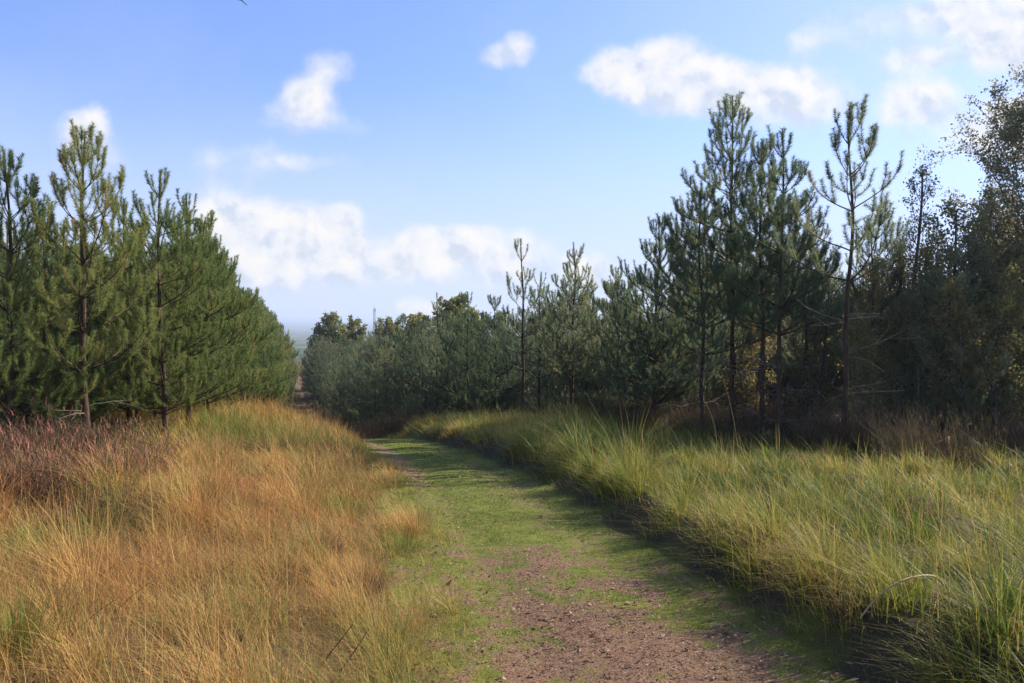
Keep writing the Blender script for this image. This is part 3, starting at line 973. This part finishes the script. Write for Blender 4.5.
for px, d, top, mt, lab in ((329, 105, 316, 0, 'dark rounded tree at the top of the far track, nearest to the blue horizon'),
                            (352, 108, 322, 1, 'pale olive tree right of the dark rounded tree above the far track'),
                            (322, 92, 343, 2, 'orange brown tree on the right edge of the far track'),
                            (372, 74, 352, 2, 'golden brown rounded bush tree in the middle of the wooded dip'),
                            (390, 105, 320, 0, 'broad dark tree under the mast'),
                            (414, 95, 316, 1, 'olive tree right of the broad dark tree under the mast'),
                            (452, 60, 300, 1, 'pale feathery birch rising behind the low pines left of the thin sparse topped pine'),
                            (405, 80, 338, 1, 'greyish green tree in front of the broad dark tree under the mast')):
    broad_at(random.choice(B_FAR), px, d, top, lab, GF, [M_OLIVE_LEAF, M_OLIVE_LEAF, M_YELLOW_LEAF][mt], name='broadleaf_tree', cat='tree')


# ------------------------------------------------------------------ heather, ferns and small plants
def make_heather(seed, n=900, rx=.5, h=.42, flower=.5):
    r = np.random.default_rng(seed)
    st, fl = MB(), MB()
    an = r.uniform(0, 2 * PI, n); rr = np.sqrt(r.uniform(0, 1, n)) * rx * .6
    root = np.stack([np.cos(an) * rr, np.sin(an) * rr, np.full(n, -.04)], -1)
    hh = h * (1 - .35 * (rr / rx) ** 2) * r.uniform(.45, 1.2, n) * (.75 + .5 * np.sin(an * 3 + seed) ** 2)
    ld = an + r.normal(0, .7, n)
    bend = np.clip(rr / rx * .9 + np.abs(r.normal(0, .2, n)), .05, 1)
    blades(st, root, hh, ld, bend, np.full(n, .006), r.uniform(0, 1, n), 3)
    # short side sprigs near the tips
    k = n * 3
    i = r.integers(0, n, k)
    tt = r.uniform(.45, .98, k)
    ldv = np.stack([np.cos(ld[i]), np.sin(ld[i]), np.zeros(k)], -1)
    p = root[i] + ldv * (hh[i] * bend[i] * tt ** 1.8)[:, None] + np.array([0, 0, 1.0]) * (hh[i] * tt * (1 - .42 * bend[i] ** 2 * tt))[:, None]
    isf = r.uniform(0, 1, k) < flower
    for mb, sel, w, L in ((st, ~isf, .006, .07), (fl, isf, .008, .07)):
        q = p[sel]; m_ = len(q)
        if m_: blades(mb, q, np.full(m_, L) * r.uniform(.6, 1.3, m_), r.uniform(0, 2 * PI, m_), r.uniform(.2, .9, m_), np.full(m_, w), r.uniform(0, 1, m_), 2)
    out = {'foliage': st.mesh('heather_foliage')}
    if fl.n: out['blossom'] = fl.mesh('heather_blossom')
    return out


def place_plant(proto, mats, name, loc, rz, s, label, cat, group):
    root = empty(name, loc, rz, s)
    tag(root, label, cat, group)
    for part, mesh in proto.items():
        if not mesh.materials: mesh.materials.append(mats[part])
        link(part, mesh, None, root)
    return root


HM = {'foliage': M_HEATH, 'blossom': M_HEATHFL}
H_PINK = [make_heather(20 + k, 620, .58, .46, .42) for k in range(2)]
H_BROWN = [make_heather(30 + k, 420, .52, .34, .12) for k in range(2)]
HG = 'pink heather bushes under the left pines'
for px, py, s, lab in ((8, 474, 1.45, 'pinkest heather bush at the left edge of the view'), (36, 470, 1.55, 'wide pink heather bush left of the candle topped pine'),
                       (64, 468, 1.4, 'pink heather bush just left of the foot of the candle topped pine'), (98, 464, 1.3, 'pink heather bush at the foot of the candle topped pine'),
                       (18, 500, 1.25, 'faded heather bush in front of the pinkest one, golden grass before it'), (52, 500, 1.2, 'small heather bush in front of the wide pink one'),
                       (88, 500, 1.15, 'dark stemmed heather bush nearest the golden grass below the candle topped pine'), (124, 484, 1.2, 'reddish heather bush at the right end of the pink patch')):
    x, y, z = hit_px(px, py)
    place_plant(random.choice(H_PINK), HM, 'heather_bush', (x, y, z), random.uniform(0, 6), s, lab, 'heather', HG)
for px, py, s, lab in ((148, 462, 1.3, 'brown heather clump right of the foot of the candle topped pine'), (150, 434, 1.25, 'rusty heather clump by the foot of the slender pine'),
                       (112, 436, 1.1, 'low brown heather clump behind the candle topped pine trunk'), (318, 556, .5, 'small dark heather clump alone in the golden grass halfway to the track'),
                       (368, 592, .36, 'tiny dead heather sprig nearest to the left edge of the track'), (120, 520, .9, 'shaded heather clump sunk in the golden grass below the pink bushes'),
                       (290, 582, .42, 'withered heather clump left of the tiny dead sprig')):
    x, y, z = hit_px(px, py)
    place_plant(random.choice(H_BROWN), HM, 'heather_bush', (x, y, z), random.uniform(0, 6), s, lab, 'heather', 'brown heather clumps in the golden grass')

# dark scrub under the pines on the right and in the dip
SG = 'dark scrub under the pines on the right'
H_SCRUB = [make_heather(40 + k, 1000, .7, .6, .0) for k in range(2)]
for k in range(120):
    y = random.uniform(12, 40) if k < 108 else random.uniform(36, 50)
    x = float(tree_line_right(y)) + random.uniform(-.8, 7)
    if abs(x) > .7 * y: continue
    place_plant(random.choice(H_SCRUB), HM, 'scrub_bush', (x, y, tz(x, y)), random.uniform(0, 6), random.uniform(.8, 1.5),
                'one of the dark heather scrub bushes under the pines of the right bank', 'shrub', SG)


for k in range(26):
    y = random.uniform(35, 50)
    x = float(xc(y)) + random.uniform(-1.6, 3.5)
    place_plant(random.choice(H_SCRUB), HM, 'scrub_bush', (x, y, tz(x, y)), random.uniform(0, 6), random.uniform(1.2, 2.4),
                'one of the dark bushes in the shaded dip where the track drops out of sight', 'shrub', 'dark bushes in the dip of the track')


def make_bramble(seed, n=260):
    r = np.random.default_rng(seed)
    st, lf = MB(), MB()
    for k in range(12):
        a = r.uniform(0, 6.28); L = r.uniform(.4, .9)
        tt = np.linspace(0, 1, 7)
        pts = np.stack([np.cos(a) * L * tt, np.sin(a) * L * tt, L * .9 * (tt - .62 * tt ** 2)], -1) + r.normal(0, .012, (7, 3))
        pts[0, 2] = -.05
        st.tube(pts, np.linspace(.006, .003, 7), 3)
        for q in range(n // 12):
            i = r.integers(1, 7)
            p = pts[i] + r.normal(0, .05, 3)
            n1_ = unit(r.normal(0, 1, 3) * np.array([1, 1, .4])); n2_ = unit(np.cross(n1_, np.array([0, 0, 1.0]) + r.normal(0, .4, 3)))
            s = r.uniform(.03, .055)
            lf.add([p - n1_ * s, p - n2_ * s * .6, p + n1_ * s, p + n2_ * s * .6], quads=[[0, 1, 2, 3]], tint=r.uniform(0, 1))
    return {'stems': st.mesh('bramble_stems'), 'leaves': lf.mesh('bramble_leaves')}


BR = [make_bramble(50), make_bramble(51)]
for k, (px, py) in enumerate(((20, 425), (45, 432), (68, 430), (100, 428), (135, 425))):
    x, y, z = at_px(px, 14.2 + .5 * k)
    place_plant(random.choice(BR), {'stems': M_DARKSTALK, 'leaves': M_FERN}, 'bramble_bush', (x, y, z), random.uniform(0, 6), 1.1,
                'one of the low green bramble bushes in the shade behind the pink heather', 'bramble', 'bramble bushes behind the heather')
for k in range(14):
    y = random.uniform(11.5, 24)
    x = float(tree_line_right(y)) + random.uniform(-.8, .9)
    if abs(x) > .68 * y: continue
    place_plant(random.choice(BR), {'stems': M_DARKSTALK, 'leaves': M_FERN}, 'bramble_bush', (x, y, tz(x, y)), random.uniform(0, 6), random.uniform(.6, 1.0),
                'one of the leafy brambles where the right bank grass meets the dark wood', 'bramble', 'brambles along the edge of the right wood')


# ------------------------------------------------------------------ single stalks, twigs, stump
def stalk(px, py, d, pts_rel, rad, mat, label, name, cat, group=None, tint=.6):
    x, y, z = at_px(px, d)
    mb = MB()
    P = np.array(pts_rel, float)
    # smooth the outline through the given points
    tt = np.linspace(0, len(P) - 1, 6 * (len(P) - 1) + 1)
    pts = np.stack([np.interp(tt, np.arange(len(P)), P[:, i]) for i in range(3)], -1)
    for _ in range(14):
        pts[1:-1] = .25 * pts[:-2] + .5 * pts[1:-1] + .25 * pts[2:]
    mb.tube(pts, np.linspace(rad, rad * .45, len(pts)), 5, tint)
    o = link(name, mb.mesh(name, True), mat)
    o.location = (x, y, z)
    tag(o, label, cat, group)
    return o


stalk(925, 0, 4.35, [(.16, .05, -.06), (.08, -.08, .12), (-.02, -.17, .19), (-.16, -.24, .205), (-.29, -.28, .18), (-.40, -.30, .10), (-.47, -.31, .01)], .0085, M_STALK,
      'pale bent dead stem arching out of the shaded foot of the right bank', 'bent_stem', 'stem', None, .9)
for px, d, rel, lab in ((741, 11.0, [(0, 0, 0), (-.05, 0, .5), (-.14, .02, .95), (-.24, 0, 1.25)], 'tallest thin dry stalk leaning left above the right bank grass'),
                        (719, 11.6, [(0, 0, 0), (-.02, 0, .4), (-.10, 0, .72), (-.22, 0, .92)], 'shorter dry stalk beside the tallest leaning one'),
                        (961, 10.2, [(0, 0, 0), (-.02, 0, .45), (-.08, .02, .8), (-.16, 0, 1.05)], 'thin dry stalk in front of the dark shade by the reddish stump'),
                        (917, 10.4, [(0, 0, 0), (-.04, 0, .4), (-.12, 0, .75)], 'short dry stalk left of the reddish stump')):
    stalk(px, 0, d, rel, .006, M_STALK, lab, 'dry_stalk', 'stalk', 'dry stalks above the right bank grass', .35)
for px, py, rel, lab in ((318, 700, [(0, 0, 0), (.04, .03, .06), (.10, .06, .13), (.15, .09, .19)], 'longer of the two dark dead twigs sticking out of the golden grass at the bottom'),
                         (338, 700, [(0, 0, 0), (.04, .03, .05), (.09, .06, .12), (.13, .10, .18)], 'right hand one of the two dark dead twigs in the golden grass at the bottom')):
    x, y, z = hit_px(px, 676)
    stalk(px, 0, y, rel, .006, M_DARKSTALK, lab, 'dead_twig', 'twig', 'dark dead twigs in the golden grass', .4)
for k, (px, py, L) in enumerate(((55, 655, .30), (105, 625, .26), (190, 605, .30), (205, 640, .26), (240, 625, .28), (150, 570, .3), (80, 600, .28), (170, 640, .27), (225, 590, .3), (125, 600, .25))):
    x, y, z = hit_px(px, py)
    stalk(px, 0, y, [(0, 0, .02), (L * .26, .02, L * .34), (L * .55, .05, L * .62), (L * .86, .08, L * .80)], .0026, M_DARKSTALK,
          'one of the long brown seed stalks leaning over the golden grass in the near left', 'seed_stalk', 'stalk', 'leaning brown seed stalks', .9)


def make_stump():
    root = empty('tree_stump', at_px(944, 11.8), 0.4, 1.0)
    tag(root, 'small reddish cut tree stump at the edge of the right bank grass', 'tree stump')
    r = np.random.default_rng(3)
    mb = MB()
    a = np.arange(14) / 14 * 2 * PI
    rows = []
    for z, s in ((-.1, 1.4), (.08, 1.35), (.26, 1.15), (.46, 1.05)):
        rr = .095 * s * (1 + .12 * np.sin(3 * a + z * 3) + r.normal(0, .06, 14))
        rows.append(np.stack([np.cos(a) * rr, np.sin(a) * rr, z + (.05 * np.cos(a + 1) + r.normal(0, .012, 14)) * (z > .2) + np.zeros(14)], -1))
    V = np.concatenate(rows)
    i = (np.arange(3)[:, None] * 14); j = np.arange(14)[None, :]; k = (j + 1) % 14
    mb.add(V, quads=np.stack([i + j, i + k, i + 14 + k, i + 14 + j], -1).reshape(-1, 4))
    link('bark', mb.mesh('stump_bark', True), rough_mat('stump_bark', (.13, .06, .04), (.30, .16, .10), 12, 6, .6, .9, (1, 1, .3)), root)
    top = MB()
    rim = rows[-1] * np.array([.97, .97, 1]) + np.array([0, 0, .002])
    c = rim.mean(0) + np.array([0, 0, .008])
    top.add(np.concatenate([rim, c[None]]), tris=[[q, (q + 1) % 14, 14] for q in range(14)])
    link('cut_face', top.mesh('stump_top'), rough_mat('cut_wood', (.18, .10, .06), (.30, .19, .12), 20, 3, .2), root)


make_stump()

# ------------------------------------------------------------------ far mast and the bird
def make_mast():
    d = 620.0
    x = (374.5 - 512) / F * d
    z = tz(x, d)
    H = CAM_Z + (HZ - 304.5) / F * d - z
    root = empty('radio_mast', (x, d, z))
    tag(root, 'thin grey mast standing far off above the tree tops', 'mast')
    steel = rough_mat('mast_steel', (.20, .21, .22), (.32, .33, .34), 2, 2, 0, .6)
    mb = MB()
    for a in range(4):
        cs, sn = math.cos(a * PI / 2 + PI / 4), math.sin(a * PI / 2 + PI / 4)
        mb.tube([[cs * 1.5, sn * 1.5, 0], [cs * .7, sn * .7, H - 3]], [.18, .13], 5)
    n = int(H / 2.2)
    for k in range(n):
        za, zb = k * (H - 3) / n, (k + 1) * (H - 3) / n
        ra = 1.5 - .8 * za / (H - 3); rb = 1.5 - .8 * zb / (H - 3)
        for a in range(4):
            a0, a1 = a * PI / 2 + PI / 4, (a + 1) * PI / 2 + PI / 4
            mb.tube([[math.cos(a0) * ra, math.sin(a0) * ra, za], [math.cos(a1) * rb, math.sin(a1) * rb, zb]], .08, 4)
            mb.tube([[math.cos(a0) * rb, math.sin(a0) * rb, zb], [math.cos(a1) * rb, math.sin(a1) * rb, zb]], .07, 4)
    link('lattice', mb.mesh('mast_lattice'), steel, root)
    an = MB()
    for a in range(3):
        cs, sn = math.cos(a * 2.094), math.sin(a * 2.094)
        an.tube([[cs * .9, sn * .9, H - 5.5], [cs * .9, sn * .9, H - 3.2]], .22, 6)
    link('antenna', an.mesh('mast_antenna'), steel, root)
    sp = MB(); sp.tube([[0, 0, H - 3], [0, 0, H]], [.16, .06], 6)
    link('spire', sp.mesh('mast_spire'), steel, root)


make_mast()


def make_bird():
    d = 26.0
    x = (249.5 - 512) / F * d
    zt_ = CAM_Z + (HZ - 5.0) / F * d
    root = empty('bird', (x - .46, d, zt_ + .20), 0)
    tag(root, 'dark bird flying out of the top of the view, one wing tip showing', 'bird')
    r = rough_mat('bird_feathers', (.012, .012, .015), (.03, .03, .035), 12, 4, 0, .6)
    # one continuous body: ellipsoid trunk flowing into head, bill and tail, wings grown from its sides
    mb = MB()
    st = np.linspace(0, 1, 15)
    prof = np.interp(st, [0, .06, .14, .22, .30, .5, .72, .85, 1], [.004, .012, .036, .036, .045, .068, .05, .03, .028])
    px_ = np.stack([(.5 - st) * .46 * -.3, (.5 - st) * -.46, .02 * np.sin(st * 3)], -1)
    mb.tube(px_, prof, 10)
    fan = []
    for k in range(9):
        f = (k - 4) / 4
        fan += [[px_[-1][0] + f * .028, px_[-1][1] - .04, 0], [px_[-1][0] + .05 + f * .085, px_[-1][1] + .17 - .03 * abs(f), .004 * (k % 2)]]
    mb.add(fan, quads=[[2 * k, 2 * k + 1, 2 * k + 3, 2 * k + 2] for k in range(8)])
    for sgn in (1, -1):
        rows = []
        for tt in np.linspace(0, 1, 12):
            sp_ = .03 + .46 * tt
            le = -.10 + .02 * math.sin(tt * 3.2) + .16 * max(0, tt - .5) ** 1.3
            ch = .22 * (1 - tt ** 2.6) ** .7 + .02
            dz = -.33 * tt ** 1.4 if sgn > 0 else .2 * tt
            rows += [[sgn * sp_ * .95, le, dz + .018], [sgn * sp_ * .95, le + ch * .5, dz + .026], [sgn * sp_ * .95, le + ch + .01 * math.sin(tt * 40), dz]]
        q = []
        for k in range(11):
            a = 3 * k
            q += [[a, a + 1, a + 4, a + 3], [a + 1, a + 2, a + 5, a + 4]]
        mb.add(rows, quads=q)
    link('body', mb.mesh('bird_body', True), r, root)


make_bird()

# ------------------------------------------------------------------ the air over the far lowland
hz = MB()
x0, x1, y0, y1, z0, z1 = -9500, 9500, -60, 12700, -75, 17.5
hz.add([[x0, y0, z0], [x1, y0, z0], [x1, y1, z0], [x0, y1, z0], [x0, y0, z1], [x1, y0, z1], [x1, y1, z1], [x0, y1, z1]],
       quads=[[0, 3, 2, 1], [4, 5, 6, 7], [0, 1, 5, 4], [1, 2, 6, 5], [2, 3, 7, 6], [3, 0, 4, 7]])
hmat, hnt, hout = new_mat('pale_air')
pv = N(hnt, 'ShaderNodeVolumePrincipled', inp={'Density': 3.4e-4, 'Anisotropy': .3})
pv.inputs['Color'].default_value = (.72, .84, 1, 1)
hnt.links.new(pv.outputs[0], hout.inputs['Volume'])
tag(link('haze', hz.mesh('haze'), hmat), 'pale blue haze over the far lowland', 'haze', kind='stuff')

# ------------------------------------------------------------------ sky, sun, camera
W = bpy.data.worlds.new('World')
SC.world = W
W.use_nodes = True
nt = W.node_tree
for n in list(nt.nodes): nt.nodes.remove(n)
L = nt.links.new
wo = N(nt, 'ShaderNodeOutputWorld')
bg = N(nt, 'ShaderNodeBackground', inp={'Strength': .085})
sky = N(nt, 'ShaderNodeTexSky', sky_type='NISHITA', sun_disc=False)
sky.sun_elevation = SUN_EL
sky.sun_rotation = SUN_AZ
sky.altitude = 100; sky.air_density = 1.0; sky.dust_density = .3; sky.ozone_density = 2.5
tc = N(nt, 'ShaderNodeTexCoord')
sep = N(nt, 'ShaderNodeSeparateXYZ'); L(tc.outputs['Generated'], sep.inputs[0])


svec = N(nt, 'ShaderNodeVectorMath', operation='MULTIPLY_ADD'); L(tc.outputs['Generated'], svec.inputs[0])
svec.inputs[1].default_value = (1, 1, .8); svec.inputs[2].default_value = (0, 0, .10)
snor = N(nt, 'ShaderNodeVectorMath', operation='NORMALIZE'); L(svec.outputs[0], snor.inputs[0])
L(snor.outputs[0], sky.inputs[0])


def mth(op, a, b=None, c=None, clamp=False):
    n = N(nt, 'ShaderNodeMath', operation=op, use_clamp=clamp)
    for i, v in enumerate((a, b, c)):
        if v is None: continue
        if isinstance(v, (int, float)): n.inputs[i].default_value = v
        else: L(v, n.inputs[i])
    return n.outputs[0]


# clouds: each a bank at its own bearing and elevation, its outline broken by noise
ysafe = mth('MAXIMUM', sep.outputs[1], .02)
bear = mth('DIVIDE', sep.outputs[0], ysafe)
elev = mth('DIVIDE', sep.outputs[2], ysafe)
cmb = N(nt, 'ShaderNodeCombineXYZ'); L(bear, cmb.inputs[0]); L(elev, cmb.inputs[1])
warp = N(nt, 'ShaderNodeTexNoise', inp={'Scale': 9, 'Detail': 6, 'Roughness': .6}); L(cmb.outputs[0], warp.inputs['Vector'])
wsub = N(nt, 'ShaderNodeVectorMath', operation='SUBTRACT'); L(warp.outputs['Color'], wsub.inputs[0]); wsub.inputs[1].default_value = (.5, .5, .5)
wsc = N(nt, 'ShaderNodeVectorMath', operation='SCALE'); L(wsub.outputs[0], wsc.inputs[0]); wsc.inputs['Scale'].default_value = .055
wp = N(nt, 'ShaderNodeVectorMath', operation='ADD'); L(cmb.outputs[0], wp.inputs[0]); L(wsc.outputs[0], wp.inputs[1])
wsep = N(nt, 'ShaderNodeSeparateXYZ'); L(wp.outputs[0], wsep.inputs[0])
CL = [  # bearing px, elevation px, half width, half height, thickness
    (222, 215, 40, 36, 1.0, .3), (262, 232, 55, 34, 1.0, .3), (310, 236, 52, 34, 1.0, .3), (348, 222, 22, 20, .75, .3), (345, 256, 55, 30, .9, .3), (280, 268, 130, 28, .7, .3),
    (412, 252, 34, 26, .95, .3), (448, 250, 42, 26, .95, .3), (505, 252, 58, 24, .85, .3), (480, 270, 120, 22, .6, .3), (590, 268, 40, 22, .6, .3), (415, 306, 24, 14, .8, .3), (440, 310, 20, 9, .6, .3),
    (620, 72, 50, 28, .95, .3), (665, 76, 62, 40, 1.0, .3), (712, 88, 50, 30, .95, .3), (790, 100, 64, 42, 1.0, .3), (748, 100, 40, 28, .9, .3),
    (85, 126, 34, 26, .95, .3), (100, 158, 42, 30, .45, .3), (306, 102, 36, 32, .85, .3), (330, 62, 34, 24, .6, .3), (345, 126, 40, 14, .35, .3), (285, 112, 40, 18, .4, .3),
    (508, 51, 36, 18, .75, .3), (250, 160, 70, 30, .42, .3), (320, 165, 60, 16, .32, .3), (912, 103, 52, 28, .9, .3), (985, 15, 90, 46, .95, .3), (1000, 52, 60, 30, .9, .3), (1000, 130, 70, 42, .8, .3), (912, 64, 46, 18, .75, .3), (805, 42, 26, 16, .6, .3),
    (870, 30, 80, 26, .4, .3), (1110, 80, 90, 60, .9, .3), (-60, 240, 80, 40, .8, .3),
]
dens = None
num = den = None
for px, py, rx, ry, th, so in CL:
    a = mth('MULTIPLY', mth('SUBTRACT', wsep.outputs[0], (px - 512) / F), F / rx)
    b = mth('MULTIPLY', mth('SUBTRACT', wsep.outputs[1], (HZ - py) / F), F / ry)
    r2 = mth('SQRT', mth('ADD', mth('MULTIPLY', a, a), mth('MULTIPLY', b, b)))
    mr = N(nt, 'ShaderNodeMapRange', interpolation_type='SMOOTHSTEP', inp={1: 1.35, 2: .25, 3: 0, 4: th}); L(r2, mr.inputs[0])
    wgt = mth('POWER', mr.outputs[0], 2.0)
    num = mth('MULTIPLY', wgt, b) if num is None else mth('MULTIPLY_ADD', wgt, b, num)
    den = wgt if den is None else mth('ADD', den, wgt)
    dens = mr.outputs[0] if dens is None else mth('SUBTRACT', 1.0, mth('MULTIPLY', mth('SUBTRACT', 1.0, dens), mth('SUBTRACT', 1.0, mr.outputs[0])))
fine = N(nt, 'ShaderNodeTexNoise', inp={'Scale': 22, 'Detail': 8, 'Roughness': .55}); L(cmb.outputs[0], fine.inputs['Vector'])
body = dens
ragged = mth('ADD', dens, mth('MULTIPLY', mth('MULTIPLY', mth('SUBTRACT', fine.outputs[0], .5), 1.45), mth('SQRT', dens)))
edge = N(nt, 'ShaderNodeMapRange', interpolation_type='SMOOTHSTEP', inp={1: .12, 2: .95}); L(ragged, edge.inputs[0])
front = N(nt, 'ShaderNodeMapRange', inp={1: .05, 2: .2}); L(sep.outputs[1], front.inputs[0])
dens = mth('MULTIPLY', mth('MULTIPLY', edge.outputs[0], front.outputs[0]), .95)
# billows: brighter tops, bluish hollows
bil = N(nt, 'ShaderNodeTexNoise', inp={'Scale': 26, 'Detail': 7, 'Roughness': .5}); L(wp.outputs[0], bil.inputs['Vector'])
up_ = N(nt, 'ShaderNodeVectorMath', operation='ADD'); L(wp.outputs[0], up_.inputs[0]); up_.inputs[1].default_value = (.010, .016, 0)
bil2 = N(nt, 'ShaderNodeTexNoise', inp={'Scale': 26, 'Detail': 7, 'Roughness': .5}); L(up_.outputs[0], bil2.inputs['Vector'])
relief = mth('MULTIPLY_ADD', mth('SUBTRACT', bil.outputs[0], bil2.outputs[0]), 2.4, .50)
relief = mth('ADD', relief, mth('MULTIPLY', mth('DIVIDE', num, mth('ADD', den, .001)), .34))
cc = ramp(nt, [(.05, (4.4, 4.9, 5.8)), (.45, (5.7, 5.85, 6.25)), (.85, (6.55, 6.4, 6.25))])
L(relief, cc.inputs[0])
tintsky = N(nt, 'ShaderNodeMix', data_type='RGBA', blend_type='MULTIPLY'); tintsky.inputs[0].default_value = 1
L(sky.outputs[0], tintsky.inputs[6]); tintsky.inputs[7].default_value = (1.40, 1.36, 1.72, 1)
# thin pale veil: thicker low down and towards the sun
low = N(nt, 'ShaderNodeMapRange', interpolation_type='SMOOTHSTEP', inp={1: .0, 2: .30, 3: .92, 4: 0}); L(sep.outputs[2], low.inputs[0])
sidev = N(nt, 'ShaderNodeMapRange', interpolation_type='SMOOTHSTEP', inp={1: -.1, 2: .75, 3: 0, 4: .50}); L(sep.outputs[0], sidev.inputs[0])
wisp = N(nt, 'ShaderNodeTexNoise', inp={'Scale': 5, 'Detail': 6, 'Roughness': .55}); L(wp.outputs[0], wisp.inputs['Vector'])
wv = mth('MULTIPLY', mth('SUBTRACT', wisp.outputs[0], .48), .40, clamp=True)
veil = mth('ADD', mth('MAXIMUM', low.outputs[0], sidev.outputs[0]), wv, clamp=True)
vm = N(nt, 'ShaderNodeMix', data_type='RGBA'); vm.inputs[7].default_value = (4.7, 5.25, 6.6, 1)
L(veil, vm.inputs[0]); L(tintsky.outputs[2], vm.inputs[6])
mx = N(nt, 'ShaderNodeMix', data_type='RGBA')
L(dens, mx.inputs[0]); L(vm.outputs[2], mx.inputs[6]); L(cc.outputs[0], mx.inputs[7])
L(mx.outputs[2], bg.inputs['Color'])
L(bg.outputs[0], wo.inputs[0])

sd = bpy.data.lights.new('sun', 'SUN')
sd.energy = 5.0; sd.angle = math.radians(.5); sd.color = (1.0, .91, .78)
so_ = bpy.data.objects.new('sun', sd); COL.objects.link(so_)
from mathutils import Vector
sdir = Vector((math.sin(SUN_AZ) * math.cos(SUN_EL), math.cos(SUN_AZ) * math.cos(SUN_EL), math.sin(SUN_EL)))
so_.rotation_euler = (-sdir).to_track_quat('-Z', 'Y').to_euler()
so_.location = sdir * 60

cd = bpy.data.cameras.new('camera')
cd.sensor_fit = 'HORIZONTAL'; cd.sensor_width = 22.3; cd.lens = 22.3 * F / 1024
cd.clip_start = .05; cd.clip_end = 30000
cam = bpy.data.objects.new('camera', cd); COL.objects.link(cam)
cam.location = (0, 0, CAM_Z)
cam.rotation_euler = (PI / 2 - math.atan((341.5 - HZ) / F), 0, 0)
SC.camera = cam

SC.view_settings.view_transform = 'Standard'
SC.view_settings.look = 'None'
SC.view_settings.exposure = 0.86
SC.view_settings.gamma = 1.0
SC.cycles.volume_bounces = 0
SC.cycles.max_bounces = 5
SC.cycles.diffuse_bounces = 3
SC.cycles.glossy_bounces = 1
SC.cycles.transmission_bounces = 3
SC.cycles.transparent_max_bounces = 4
SC.cycles.caustics_reflective = False
SC.cycles.caustics_refractive = False
SC.cycles.use_denoising = True
SC.cycles.denoiser = 'OPENIMAGEDENOISE'
SC.cycles.denoising_input_passes = 'RGB_ALBEDO_NORMAL'
SC.cycles.denoising_prefilter = 'NONE'
for o in SC.objects:
    if o.parent is None and len(str(o.get('label', '')).split()) > 16: print('LONG', o['label'])
tris = sum(len(m.polygons) for m in bpy.data.meshes)
print('POLYS', tris, 'crowd', n1, n2, n3, n4)
